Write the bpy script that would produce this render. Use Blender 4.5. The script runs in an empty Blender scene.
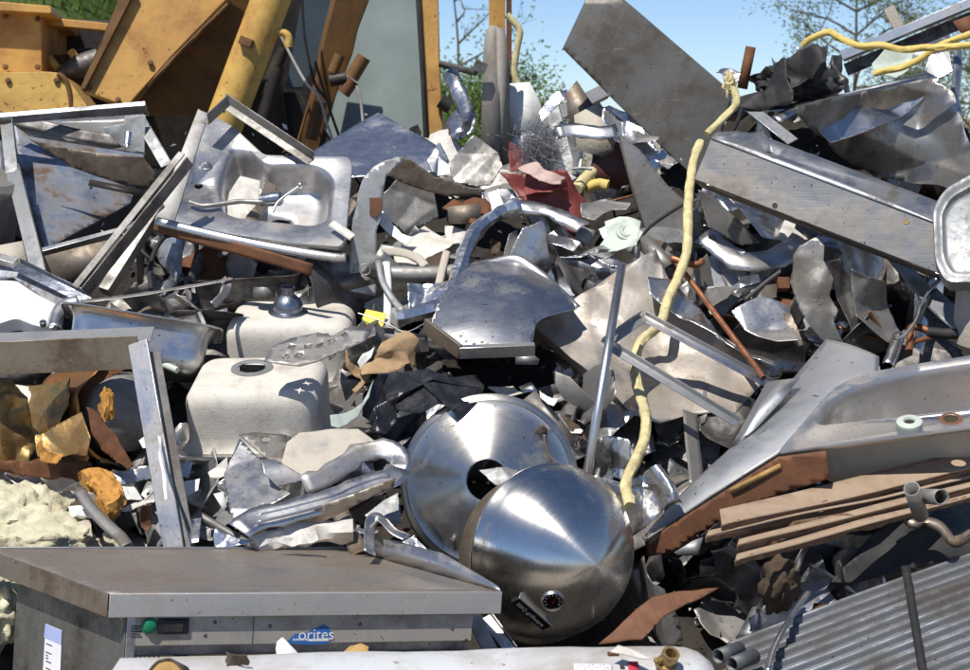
import bpy, bmesh, math, random
from mathutils import Vector, Matrix, Quaternion, noise
R = math.radians
V = Vector
rnd = random.Random(7)
scene = bpy.context.scene
col = scene.collection

# ------------------------------------------------------------------ camera
FPX = 1810.0; PITCH = R(7.0); CAMZ = 2.1
FWD = V((0, math.cos(PITCH), -math.sin(PITCH))); UPV = V((0, math.sin(PITCH), math.cos(PITCH)))
CAM = V((0, 0, CAMZ))
def ray(px, py):
    return FWD + V((1, 0, 0)) * ((px - 485) / FPX) + UPV * ((335 - py) / FPX)
def P(px, py, d):
    r = ray(px, py)
    return CAM + r * (d / r.y)
def D(py):
    return 4.4 + (670 - py) * 0.0043
def Q(px, py, off=0):
    return P(px, py, D(py) + off)
def zm(x0, y0, k):
    return lambda *pts: [(x0 + a / k, y0 + b / k) for a, b in pts]
k3 = 3.723
A1 = zm(0, 0, k3); A2 = zm(240, 0, k3); A3 = zm(480, 0, k3); A4 = zm(710, 0, k3)
A5 = zm(0, 160, k3); A6 = zm(240, 160, k3); A7 = zm(480, 160, k3); A8 = zm(710, 160, k3)
B1 = zm(0, 330, k3); B2 = zm(240, 330, k3); B3 = zm(480, 330, k3); B4 = zm(710, 330, k3)
C1 = zm(0, 490, k3); C2 = zm(240, 490, k3); C3 = zm(480, 490, k3); C4 = zm(710, 490, k3)
ZS = zm(140, 90, 3.191); ZL = zm(0, 90, 2.68); ZM = zm(0, 240, 3.721); ZW = zm(150, 270, 3.35)
ZC = zm(210, 410, 4.467); ZR = zm(640, 320, 2.791); ZQ = zm(520, 240, 2.793); ZK = zm(380, 130, 2.792)
ZT = zm(680, 80, 3.19); ZD = zm(380, 380, 2.577); ZG = zm(0, 360, 3.35)
Z8 = zm(330, 310, 7.446)
NS = V((0, -.57, .82)); NF = V((0, -1, .1)); NU = V((0, -.22, .97))

cam = bpy.data.cameras.new('camera'); camo = bpy.data.objects.new('camera', cam); col.objects.link(camo)
camo.location = CAM; camo.rotation_euler = (math.pi / 2 - PITCH, 0, 0)
cam.sensor_width = 36; cam.lens = FPX / 970 * 36; cam.clip_end = 2000; cam.clip_start = .05
cam.dof.use_dof = True; cam.dof.focus_distance = 5.3; cam.dof.aperture_fstop = 7.1
scene.camera = camo

# ------------------------------------------------------------------ light
SUN = V((-.27, -.43, .86)).normalized()
w = bpy.data.worlds.new('World'); scene.world = w; w.use_nodes = True
nt = w.node_tree; bg = nt.nodes['Background']
sky = nt.nodes.new('ShaderNodeTexSky'); sky.sky_type = 'NISHITA'; sky.sun_disc = False
sky.sun_elevation = math.asin(SUN.z); sky.sun_rotation = math.atan2(SUN.x, SUN.y) % (2 * math.pi)
sky.air_density = .8; sky.dust_density = 1.6; sky.ozone_density = 4.0; sky.altitude = 3000
nt.links.new(sky.outputs[0], bg.inputs[0]); bg.inputs[1].default_value = .115
sl = bpy.data.lights.new('sun', 'SUN'); sl.energy = 4.8; sl.angle = R(.53); sl.color = (1, .955, .89)
so = bpy.data.objects.new('sun', sl); col.objects.link(so); so.rotation_euler = SUN.to_track_quat('Z', 'Y').to_euler()
so.location = (-3, -4, 12)
scene.view_settings.view_transform = 'Standard'; scene.view_settings.look = 'None'
scene.view_settings.exposure = 0.12; scene.view_settings.gamma = 1
scene.render.engine = 'CYCLES'
scene.cycles.max_bounces = 8; scene.cycles.glossy_bounces = 5; scene.cycles.diffuse_bounces = 3
scene.cycles.sample_clamp_indirect = 6

# ------------------------------------------------------------------ materials
class NG:
    def __init__(s, name):
        s.m = bpy.data.materials.new(name); s.m.use_nodes = True
        s.t = s.m.node_tree; s.b = s.t.nodes['Principled BSDF']; s.tc = s.n('ShaderNodeTexCoord')
    def n(s, k, **kw):
        o = s.t.nodes.new(k)
        for a, v in kw.items(): setattr(o, a, v)
        return o
    def l(s, a, b): s.t.links.new(a, b)
    def noise(s, scale, det=5, rough=.6, src='Object', stretch=None, dist=0):
        o = s.n('ShaderNodeTexNoise'); o.inputs['Scale'].default_value = scale
        o.inputs['Detail'].default_value = det; o.inputs['Roughness'].default_value = rough
        o.inputs['Distortion'].default_value = dist
        if stretch:
            mp = s.n('ShaderNodeMapping'); mp.inputs['Scale'].default_value = stretch
            s.l(s.tc.outputs[src], mp.inputs[0]); s.l(mp.outputs[0], o.inputs['Vector'])
        else: s.l(s.tc.outputs[src], o.inputs['Vector'])
        return o.outputs['Fac']
    def ramp(s, fac, stops):
        r = s.n('ShaderNodeValToRGB'); e = r.color_ramp.elements
        while len(e) < len(stops): e.new(.5)
        for i, (p, c) in enumerate(stops):
            e[i].position = p; e[i].color = (c, c, c, 1) if not hasattr(c, '__len__') else (*c, 1)
        s.l(fac, r.inputs[0]); return r.outputs[0]
    def mix(s, f, a, b):
        x = s.n('ShaderNodeMix', data_type='RGBA')
        for sock, v in ((x.inputs[0], f), (x.inputs[6], a), (x.inputs[7], b)):
            if isinstance(v, bpy.types.NodeSocket): s.l(v, sock)
            elif hasattr(v, '__len__'): sock.default_value = (*v, 1)
            else: sock.default_value = v
        return x.outputs[2]
    def math(s, op, a, b):
        x = s.n('ShaderNodeMath', operation=op)
        for i, v in enumerate((a, b)):
            if isinstance(v, bpy.types.NodeSocket): s.l(v, x.inputs[i])
            else: x.inputs[i].default_value = v
        return x.outputs[0]
    def set(s, **kw):
        for k, v in kw.items():
            i = s.b.inputs[k.replace('_', ' ')]
            if isinstance(v, bpy.types.NodeSocket): s.l(v, i)
            elif hasattr(v, '__len__'): i.default_value = (*v, 1)
            else: i.default_value = v
        return s
    def bump(s, h, strength=.3, dist=.01, prev=None):
        b = s.n('ShaderNodeBump'); b.inputs['Strength'].default_value = strength; b.inputs['Distance'].default_value = dist
        s.l(h, b.inputs['Height'])
        if prev: s.l(prev, b.inputs['Normal'])
        s.l(b.outputs[0], s.b.inputs['Normal']); return b.outputs[0]

def metal(name, c=(.56, .55, .53), rough=.28, dirt=(.16, .12, .085), amt=.45, sc=5, brush=None, dent=.15, dirtmetal=.55, aniso=0, speck=True, hardst=True):
    """stained sheet metal: patches of dull dirt, fine scratches, soft dents"""
    g = NG(name)
    n1 = g.noise(sc, 6, .65, dist=.6)
    n1 = g.noise(sc, 10, .72, dist=.15)
    m = g.ramp(n1, [(max(.02, .64 - amt * .5), 0), (min(.98, .80 - amt * .34), 1)])
    hard = g.ramp(g.noise(sc * 1.7, 9, .7, dist=.2), [(.56, 0), (.575, .35)])
    if hardst: m = g.math('MAXIMUM', m, g.math('MULTIPLY', hard, min(1, amt * 1.8)))
    scr = g.ramp(g.noise(1.0, 3, .6, 'Object', (sc * 3, sc * 55, sc * 40), .3), [(.66, 0), (.70, .5)])
    scr2 = g.ramp(g.noise(1.0, 3, .6, 'Object', (sc * 60, sc * 5, sc * 26), .4), [(.67, 0), (.71, .45)])
    n2 = g.noise(sc * 7, 5, .7)
    m2 = g.ramp(n2, [(.45, 0), (.75, .55)])
    mm = g.math('MAXIMUM', m, g.math('MULTIPLY', m2, amt))
    tint = g.mix(g.noise(sc * .6, 2), tuple(x * .85 for x in c), tuple(min(1, x * 1.12) for x in c))
    cc = g.mix(mm, tint, dirt)
    if speck: cc = g.mix(g.math('MAXIMUM', scr, scr2), cc, tuple(min(1, x * 1.35) for x in c))
    if speck:
        sp = g.ramp(g.noise(sc * 22, 2, .5), [(.69, 0), (.73, .8)])
        cc = g.mix(sp, cc, (.05, .03, .02))
    met = g.math('SUBTRACT', 1.0, g.math('MULTIPLY', mm, 1 - dirtmetal))
    st = {'u': (6, 260, 6), 'v': (260, 6, 6)}.get(brush, (14, 150, 14))
    fine = g.noise(1.0, 4, .6, 'UV', st)
    rr = g.math('ADD', g.math('MULTIPLY', fine, .16 if brush else .09), rough - .01)
    rr = g.math('ADD', rr, g.math('MULTIPLY', g.noise(sc * 2.2, 4, .6), .10))
    rr = g.math('ADD', rr, g.math('MULTIPLY', mm, .25))
    g.set(Base_Color=cc, Metallic=met, Roughness=rr)
    p = g.bump(g.noise(sc * 1.6, 3, .5), dent, .02)
    g.bump(fine, .12 if brush else .04, .002, p)
    if aniso:
        g.set(Anisotropic=aniso, Anisotropic_Rotation=.25)
        tg = g.n('ShaderNodeTangent', direction_type='UV_MAP'); g.l(tg.outputs[0], g.b.inputs['Tangent'])
    return g.m

def paint(name, c, c2=None, rough=.55, amt=.4, sc=6, bump=.25, speck=None, met=0, spec=.4, fine=40, spt=.58):
    """matt or painted surface with stains c2 and a little surface texture"""
    g = NG(name); c2 = c2 or tuple(x * .5 for x in c)
    m = g.ramp(g.noise(sc, 7, .68, dist=.4), [(max(.02, .66 - amt * .5), 0), (min(.98, .86 - amt * .25), 1)])
    a = g.mix(g.noise(sc * .5, 2), tuple(x * .86 for x in c), tuple(min(1, x * 1.1) for x in c))
    cc = g.mix(m, a, c2)
    if speck:
        cc = g.mix(g.ramp(g.noise(sc * 9, 3, .6), [(spt, 0), (spt + .04, 1)]), cc, speck)
    g.set(Base_Color=cc, Roughness=g.math('ADD', g.math('MULTIPLY', m, .2), rough), Metallic=met, Specular_IOR_Level=spec)
    g.bump(g.noise(fine, 5, .7), bump, .006)
    return g.m

M = {}
M['steel'] = metal('stainless_steel', (.62, .61, .60), rough=.27, amt=.34, dirt=(.21, .19, .165))
M['steel_clean'] = metal('clean_stainless_steel', (.60, .60, .60), .22, amt=.2, sc=4, dent=.1)
M['steel_brushed'] = metal('brushed_stainless_steel', (.6, .6, .6), .26, amt=.2, brush='u', dent=.06)
M['steel_spun'] = metal('spun_stainless_steel', (.74, .72, .68), .15, dirt=(.50, .44, .36), amt=.2, sc=3, brush='u', dent=.04, aniso=.85, dirtmetal=.75, hardst=False, speck=False)
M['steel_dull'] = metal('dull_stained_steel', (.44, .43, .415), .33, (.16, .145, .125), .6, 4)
M['spun_warm'] = metal('warm_spun_steel', (.66, .62, .55), .2, dirt=(.40, .34, .25), amt=.25, sc=4, brush='u', dent=.04, aniso=.8, dirtmetal=.7, hardst=False)
M['steel_brown'] = metal('brown_toned_steel', (.40, .35, .29), .33, (.13, .095, .065), .6, 4, brush='u')  # even brown base with random dirt patches
M['tray_dark'] = metal('grimy_tray_steel', (.33, .315, .29), .34, (.12, .105, .085), .6, 4)
M['sheet_grey'] = metal('crumpled_grey_steel', (.42, .405, .38), .27, (.15, .135, .115), .45, 5)
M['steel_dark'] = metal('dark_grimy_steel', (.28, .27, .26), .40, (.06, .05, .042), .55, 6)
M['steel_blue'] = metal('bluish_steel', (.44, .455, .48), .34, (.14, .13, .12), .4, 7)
M['alu'] = metal('bright_crinkled_aluminium', (.72, .72, .72), .22, (.3, .28, .25), .2, 9, dent=.5)
M['galv'] = metal('galvanised_steel', (.46, .47, .475), .44, (.25, .25, .24), .5, 12, dent=.05)
M['tank_metal'] = metal('grey_tank_metal', (.40, .39, .37), .52, (.2, .18, .16), .5, 5)
M['mottled'] = metal('mottled_sky_tinted_panel', (.46, .52, .60), .3, (.15, .10, .07), .5, 7, dent=.1)  # mottled stains; the blue base carries the reflected sky
M['gold'] = metal('gold_tinted_foil', (.50, .33, .13), .32, (.13, .06, .025), .5, 8, dent=.4)
M['copper'] = metal('tarnished_copper', (.42, .19, .10), .45, (.14, .06, .035), .5, 14)
M['rust'] = paint('rusted_steel', (.17, .07, .03), (.07, .028, .014), .75, .6, 12, .4)
M['rust_orange'] = paint('orange_rusted_board', (.185, .08, .038), (.08, .036, .02), .7, .55, 7, .35)
M['white'] = paint('white_enamel', (.72, .72, .70), (.33, .27, .2), .35, .3, 6, .1)
M['cream_coat'] = paint('cream_sound_coating', (.66, .625, .555), (.34, .30, .24), .8, .4, 6, .3, (.58, .54, .47), fine=150, spt=.62)
M['tan_coat'] = paint('tan_sound_coating', (.50, .45, .37), (.25, .24, .23), .85, .3, 9, .6, fine=90)
M['offwhite'] = paint('dirty_white_paint', (.62, .60, .55), (.28, .22, .16), .5, .45, 9, .15)
M['yellow_paint'] = paint('yellow_machine_paint', (.58, .33, .085), (.28, .12, .04), .5, .52, 4.5, .2, (.13, .05, .02), spt=.66)
M['yellow_pale'] = paint('pale_yellow_paint', (.62, .40, .10), (.33, .13, .04), .5, .42, 6, .2, (.15, .06, .02), spt=.655)
M['yellow_dark'] = paint('shade_brown_machine_paint', (.20, .10, .028), (.07, .035, .018), .6, .55, 4, .15)  # yellow paint darkened: shade on arm, boom side and bays is in it
M['grease_shade'] = paint('black_grease_and_shade', (.022, .02, .018), (.05, .035, .02), .5, .4, 9, .2)  # greasy parts, and shade painted into bays, slots and holes
M['hose'] = paint('yellow_foam_hose', (.70, .61, .32), (.36, .29, .15), .85, .5, 25, .5, fine=120)
M['hose_bright'] = paint('yellow_coated_hose', (.66, .50, .14), (.42, .28, .07), .6, .35, 20, .3)
M['foam'] = paint('cream_insulation_foam', (.66, .62, .44), (.34, .29, .19), .95, .45, 8, 1.0, fine=60)
M['foam_orange'] = paint('orange_expanded_foam', (.58, .29, .07), (.33, .13, .03), .9, .4, 25, .9, fine=90)
M['styro'] = paint('white_polystyrene', (.80, .79, .80), (.6, .56, .56), .8, .2, 9, .3, fine=120)
M['card'] = paint('brown_cardboard', (.36, .265, .185), (.25, .17, .11), .9, .35, 6, .15)
M['card_edge'] = paint('dark_cardboard', (.20, .12, .07), (.10, .06, .03), .9, .4, 20, .4)
M['paper'] = paint('brown_paper', (.40, .27, .15), (.26, .16, .08), .9, .4, 12, .3)
M['black'] = paint('black_plastic_sheet', (.012, .012, .014), (.04, .04, .045), .28, .4, 12, .4, spec=.6)
M['rubber'] = paint('black_rubber', (.02, .02, .02), (.05, .045, .04), .6, .4, 15, .2)
M['red'] = paint('red_painted_tin', (.23, .05, .042), (.13, .03, .025), .45, .45, 10, .2)
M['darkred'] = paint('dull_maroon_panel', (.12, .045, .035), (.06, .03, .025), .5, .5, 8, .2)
M['pink'] = paint('pinkish_insulation', (.55, .40, .35), (.3, .22, .2), .95, .4, 22, .8)
M['green_pale'] = paint('pale_green_paint', (.50, .56, .48), (.32, .36, .30), .5, .35, 9, .15)
M['tarp'] = paint('faded_green_cloth', (.42, .47, .43), (.25, .3, .26), .9, .3, 10, .3)
M['tag_yellow'] = paint('yellow_card', (.80, .62, .08), (.6, .45, .05), .6, .15, 9, .05)
M['dirt'] = paint('shaded_dirt_and_scrap', (.024, .021, .018), (.05, .04, .03), .9, .45, 9, .9)  # near-black, so the shade between the pieces is in the colour
M['satin'] = metal('satin_smooth_steel', (.47, .48, .49), .38, (.25, .24, .22), .2, 3, dent=.0)
M['burlap'] = paint('brown_matted_lump', (.10, .07, .045), (.04, .028, .018), .95, .5, 16, .9)
M['fibre'] = paint('grey_fibre', (.32, .32, .33), (.2, .2, .2), .9, .3, 20, .4)
M['sticker'] = paint('white_sticker', (.80, .80, .82), (.7, .7, .72), .5, .1, 9, .02)
M['ink'] = paint('dark_ink', (.03, .03, .035), (.05, .05, .05), .6, .1, 9, 0)
M['ink_white'] = paint('white_ink', (.8, .8, .8), (.7, .7, .7), .5, .1, 9, 0)
M['ink_red'] = paint('red_ink', (.45, .03, .05), (.4, .03, .05), .5, .1, 9, 0)
M['blue'] = paint('blue_sticker', (.03, .14, .42), (.04, .17, .45), .4, .2, 20, .02)
M['lilac'] = paint('pale_blue_sticker', (.38, .44, .72), (.34, .4, .66), .5, .2, 30, .02)
M['button'] = paint('green_button', (.01, .19, .09), (.01, .15, .07), .3, .2, 20, 0)
M['bark'] = paint('tree_bark', (.13, .10, .075), (.06, .05, .04), .9, .5, 12, .6)
M['log'] = paint('cut_log_face', (.50, .33, .12), (.30, .15, .05), .85, .5, 14, .4)
M['tank_white'] = paint('white_tank_paint', (.56, .57, .58), (.30, .25, .19), .42, .45, 5, .08, (.25, .2, .15), spt=.67)
M['brass'] = metal('dull_brass', (.50, .36, .16), .4, (.16, .10, .05), .4, 20)
M['chrome_dark'] = metal('dark_chrome', (.30, .33, .40), .2, (.06, .06, .06), .4, 18)
M['corr'] = metal('corrugated_zinc_sheet', (.21, .225, .245), .46, (.11, .10, .09), .55, 4, dent=.04)
M['post_grey'] = paint('weathered_grey_paint', (.30, .28, .25), (.16, .13, .10), .6, .45, 7, .15)
def leafmat(name, c):
    g = NG(name)
    cc = g.mix(g.noise(3, 3), tuple(x * .6 for x in c), tuple(x * 1.35 for x in c))
    g.set(Base_Color=cc, Roughness=.6, Specular_IOR_Level=.25)
    tr = g.n('ShaderNodeBsdfTranslucent'); g.l(cc, tr.inputs[0])
    mx = g.n('ShaderNodeMixShader'); mx.inputs[0].default_value = .35
    g.l(g.b.outputs[0], mx.inputs[1]); g.l(tr.outputs[0], mx.inputs[2])
    g.l(mx.outputs[0], g.t.nodes['Material Output'].inputs[0]); return g.m
M['leaf'] = leafmat('spring_leaf', (.10, .17, .035)); M['leaf_pale'] = leafmat('budding_leaf', (.17, .20, .09))
M['grassblade'] = leafmat('grass_blade', (.12, .20, .04))
M['turf'] = paint('grassy_soil', (.085, .13, .03), (.05, .08, .02), .95, .5, 3, .8)
M['soil'] = paint('yard_dirt', (.33, .29, .235), (.22, .19, .15), .95, .5, 2, .6, fine=25)
def glassmat(name, c, rough=.12):
    g = NG(name)
    cc = g.mix(g.ramp(g.noise(2.5, 5), [(.35, 0), (.7, 1)]), c, tuple(x * 1.5 for x in c))
    g.set(Base_Color=cc, Roughness=rough, Specular_IOR_Level=.6); g.bump(g.noise(1.5, 2), .05, .01); return g.m
M['cab_glass'] = glassmat('dusty_cab_glass', (.17, .205, .19), .3); M['dark_glass'] = glassmat('dark_cab_glass', (.03, .04, .045), .2)

# ------------------------------------------------------------------ objects
ORG = {}
def put(o, parent):
    col.objects.link(o)
    if parent is not None: o.parent = parent
def tag(o, label=None, cat=None, group=None, kind=None):
    if label: o['label'] = label
    if cat: o['category'] = cat
    if group: o['group'] = group
    if kind: o['kind'] = kind
    return o
def thing(name, label, cat, loc, group=None):
    o = bpy.data.objects.new(name, None); o.empty_display_size = .05; col.objects.link(o); o.location = loc
    ORG[o.name] = V(loc); return tag(o, label, cat, group)
def mk(name, bm, mat, parent=None, label=None, cat=None, group=None, kind=None, th=0, smooth=35, bevel=0, sub=0, thoff=0):
    """link a bmesh given in world space as ONE object"""
    if not bm.loops.layers.uv:
        uv = bm.loops.layers.uv.new('UVMap'); bm.normal_update()
        for f in bm.faces:
            a = max(range(3), key=lambda i: abs(f.normal[i])); i, j = [(1, 2), (0, 2), (0, 1)][a]
            for lp in f.loops: lp[uv].uv = (lp.vert.co[i], lp.vert.co[j])
    if parent is not None: org = ORG[parent.name]
    else:
        xs = [v.co for v in bm.verts]
        org = V((sum(c.x for c in xs) / len(xs), sum(c.y for c in xs) / len(xs), min(c.z for c in xs)))
    for v in bm.verts: v.co -= org
    me = bpy.data.meshes.new(name); bm.to_mesh(me); bm.free()
    me.materials.append(M[mat] if isinstance(mat, str) else mat)
    if smooth:
        me.polygons.foreach_set('use_smooth', [True] * len(me.polygons)); me.set_sharp_from_angle(angle=R(smooth))
    o = bpy.data.objects.new(name, me); put(o, parent)
    if parent is None: o.location = org
    ORG[o.name] = org
    if th:
        md = o.modifiers.new('solid', 'SOLIDIFY'); md.thickness = th; md.offset = thoff
    if bevel:
        md = o.modifiers.new('bevel', 'BEVEL'); md.width = bevel; md.segments = 2; md.limit_method = 'ANGLE'; md.angle_limit = R(40)
    if sub:
        md = o.modifiers.new('sub', 'SUBSURF'); md.levels = sub; md.render_levels = sub
    return tag(o, label, cat, group, kind)

def roughen(o, amp, freq, seed=0):
    for v in o.data.vertices:
        q = (v.co + ORG[o.name]) * freq + V((seed, 0, 0))
        v.co += v.normal * amp * (noise.noise(q) + .6 * noise.noise(q * 2.3) - 1.2 * max(0, .25 - noise.voronoi(q * .8)[0][0]))
    return o
class Fr:
    """a plane in the place: origin, normal n, axes u (level) and v"""
    def __init__(s, px, py, d, n, u=None):
        s.o = P(px, py, d) if not isinstance(px, Vector) else px
        s.n = V(n).normalized()
        if u is not None: s.u = (V(u) - s.n * V(u).dot(s.n)).normalized()
        else:
            s.u = V((0, 0, 1)).cross(s.n)
            s.u = s.u.normalized() if s.u.length > .05 else V((1, 0, 0))
        s.v = s.n.cross(s.u)
    def hit(s, px, py):
        r = ray(px, py); den = r.dot(s.n)
        return CAM + r * ((s.o - CAM).dot(s.n) / den)
    def l(s, p):
        q = s.hit(*p) - s.o
        return V((q.dot(s.u), q.dot(s.v)))
    def w(s, x, y, z=0): return s.o + s.u * x + s.v * y + s.n * z

def centroid(pts): return (sum(p[0] for p in pts) / len(pts), sum(p[1] for p in pts) / len(pts))
def fillet(loop, r, k=4):
    """round the corners of a 2-D loop"""
    out = []; n = len(loop)
    for i in range(n):
        a, b, c = V(loop[i - 1]), V(loop[i]), V(loop[(i + 1) % n])
        e1, e2 = a - b, c - b; rr = min(r, e1.length * .48, e2.length * .48)
        p, q = b + e1.normalized() * rr, b + e2.normalized() * rr
        for j in range(k + 1):
            t = j / k; out.append(p * (1 - t) ** 2 + b * (2 * t * (1 - t)) + q * t * t)
    return out
def circ(cx, cy, r, n=20): return [V((cx + r * math.cos(2 * math.pi * i / n), cy + r * math.sin(2 * math.pi * i / n))) for i in range(n)]

def sabs(t, r): return abs(t) if abs(t) > r else t * t / (2 * r) + r / 2
def creaser(seed, size, slope, nf):
    """straight creases across a sheet: list of (cos, sin, offset, slope, bend radius)"""
    rg = random.Random(seed); fs = []
    for _ in range(nf):
        th = rg.uniform(0, math.pi); fs.append((math.cos(th), math.sin(th), rg.uniform(-.42, .42) * size, rg.choice((-1, 1)) * rg.uniform(.3, 1) * slope, rg.uniform(.006, .018) * size + .0015))
    return fs
def crease_cut(bm, creases):
    for c, s_, k, a, r in creases:
        for o in (-r, 0, r):
            bmesh.ops.bisect_plane(bm, geom=bm.verts[:] + bm.edges[:] + bm.faces[:], dist=1e-5, plane_co=(c * (k + o), s_ * (k + o), 0), plane_no=(c, s_, 0))
def poly_bm(fr, loops, cell, disp=None, jag=0, seed=0, creases=()):
    """flat polygon (first loop) with holes, cut into a fine grid, then displaced along the normal"""
    bm = bmesh.new(); es = []
    for lp in loops:
        vs = [bm.verts.new((p[0], p[1], 0)) for p in lp]
        es += [bm.edges.new((vs[i], vs[(i + 1) % len(vs)])) for i in range(len(vs))]
    bmesh.ops.triangle_fill(bm, use_beauty=True, use_dissolve=False, edges=es, normal=(0, 0, 1))
    xs = [p[0] for p in loops[0]]; ys = [p[1] for p in loops[0]]
    if cell:
        for lo, hi, ax in ((min(xs), max(xs), 0), (min(ys), max(ys), 1)):
            k = int((hi - lo) / cell)
            for i in range(1, k + 1):
                t = lo + (hi - lo) * i / (k + 1)
                co = (t, 0, 0) if ax == 0 else (0, t, 0); no = (1, 0, 0) if ax == 0 else (0, 1, 0)
                bmesh.ops.bisect_plane(bm, geom=bm.verts[:] + bm.edges[:] + bm.faces[:], dist=1e-5, plane_co=co, plane_no=no)
    crease_cut(bm, creases)
    bmesh.ops.remove_doubles(bm, verts=bm.verts[:], dist=1e-4)
    if len(loops) > 1:
        def inside(p, lp):
            c = False
            for i in range(len(lp)):
                a, b = lp[i - 1], lp[i]
                if (a[1] > p.y) != (b[1] > p.y) and p.x < (b[0] - a[0]) * (p.y - a[1]) / (b[1] - a[1]) + a[0]: c = not c
            return c
        kill = [f for f in bm.faces if any(inside(f.calc_center_median(), h) for h in loops[1:])]
        if kill: bmesh.ops.delete(bm, geom=kill, context='FACES')
    uv = bm.loops.layers.uv.new('UVMap')
    bm.normal_update()
    for f in bm.faces:
        if f.normal.z < 0: f.normal_flip()
        for l in f.loops: l[uv].uv = (l.vert.co.x, l.vert.co.y)
    uvc = {v: (v.co.x, v.co.y) for v in bm.verts}
    bd = {v for e in bm.edges if len(e.link_faces) == 1 for v in e.verts} if jag else ()
    for v in bm.verts:
        x, y = uvc[v]; z = disp(x, y) if disp else 0
        if jag:
            q = V((x * 18 + seed, y * 18, seed * 1.7)); k = jag if v in bd else jag * .3
            x += noise.noise(q) * k; y += noise.noise(q + V((9, 4, 2))) * k
        v.co = fr.w(x, y, z)
    bm.normal_update()
    return bm, uvc
SEED = [0]
def sheet(name, label, cat, pts, mat, off=0, n=NS, d=None, th=.0025, fold=0, nf=4, amp=0, freq=5, ridge=0, jag=0, lips=(), bow=None,
          round=0, cell=None, parent=None, group=None, holes=(), fr=None, smooth=62, bevel=0, seed=None):
    """a piece of sheet with the given outline lying in a real plane; lips = (edge index, height) bent edges"""
    SEED[0] += 1; sd = seed if seed is not None else SEED[0]
    c = centroid(pts)
    fr = fr or Fr(c[0], c[1], (D(c[1]) if d is None else d) + off, n)
    raw = [fr.l(p) for p in pts]
    area2 = sum(raw[i - 1][0] * raw[i][1] - raw[i][0] * raw[i - 1][1] for i in range(len(raw)))
    lp = fillet(raw, round) if round else raw
    size = max(max(p[0] for p in raw) - min(p[0] for p in raw), max(p[1] for p in raw) - min(p[1] for p in raw))
    if cell is None: cell = size / 26 if (fold or amp or ridge or bow or jag) else 0
    crs = creaser(sd * 13 + 5, size, fold * .8, nf + 2) if fold else []
    cf = (lambda x, y: sum(a * sabs(x * c + y * s_ - k, r) for c, s_, k, a, r in crs)) if crs else None
    cx, cy = sum(p[0] for p in raw) / len(raw), sum(p[1] for p in raw) / len(raw)
    base = cf(cx, cy) if cf else 0
    def disp(x, y):
        z = 0
        if cf: z += cf(x - 0, y - 0) - base
        if amp: z += noise.noise(V((x * freq + sd * 3.1, y * freq, sd))) * amp
        if ridge: z += (noise.voronoi(V((x * freq * 1.1 + sd, y * freq * 1.1, sd * 2.)))[0][0] - .45 - .5 * (noise.voronoi(V((x * freq * 2.3, y * freq * 2.3 + sd, 3.)))[0][0] - .45)) * ridge * .8
        if bow:
            if bow[0] == 'u': z += bow[1] * (1 - ((x - cx) / (size * .5)) ** 2)
            elif bow[0] == 'v': z += bow[1] * (1 - ((y - cy) / (size * .5)) ** 2)
            else: z += bow[1] * (1 - ((x - cx) ** 2 + (y - cy) ** 2) / (size * .5) ** 2)
        return z
    bm, uvc = poly_bm(fr, [lp] + [[fr.l(q) for q in h] if not isinstance(h[0], Vector) else h for h in holes], cell, disp, jag, sd, crs)
    for i, h in lips:
        a, b = raw[i], raw[(i + 1) % len(raw)]; ab = b - a; L = ab.length
        es = []
        for e in bm.edges:
            if len(e.link_faces) != 1: continue
            ok = True
            for v in e.verts:
                if v not in uvc: ok = False; break
                q = V(uvc[v]) - a; t = q.dot(ab) / L
                if abs(q[0] * ab[1] - q[1] * ab[0]) / L > 2e-3 or t < -2e-3 or t > L + 2e-3: ok = False
            if ok: es.append(e)
        if es:
            r = bmesh.ops.extrude_edge_only(bm, edges=es)
            for v in r['geom']:
                if isinstance(v, bmesh.types.BMVert): v.co += fr.n * h
    return mk(name, bm, mat, parent, label, cat, group, th=th, smooth=smooth, bevel=bevel)

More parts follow.
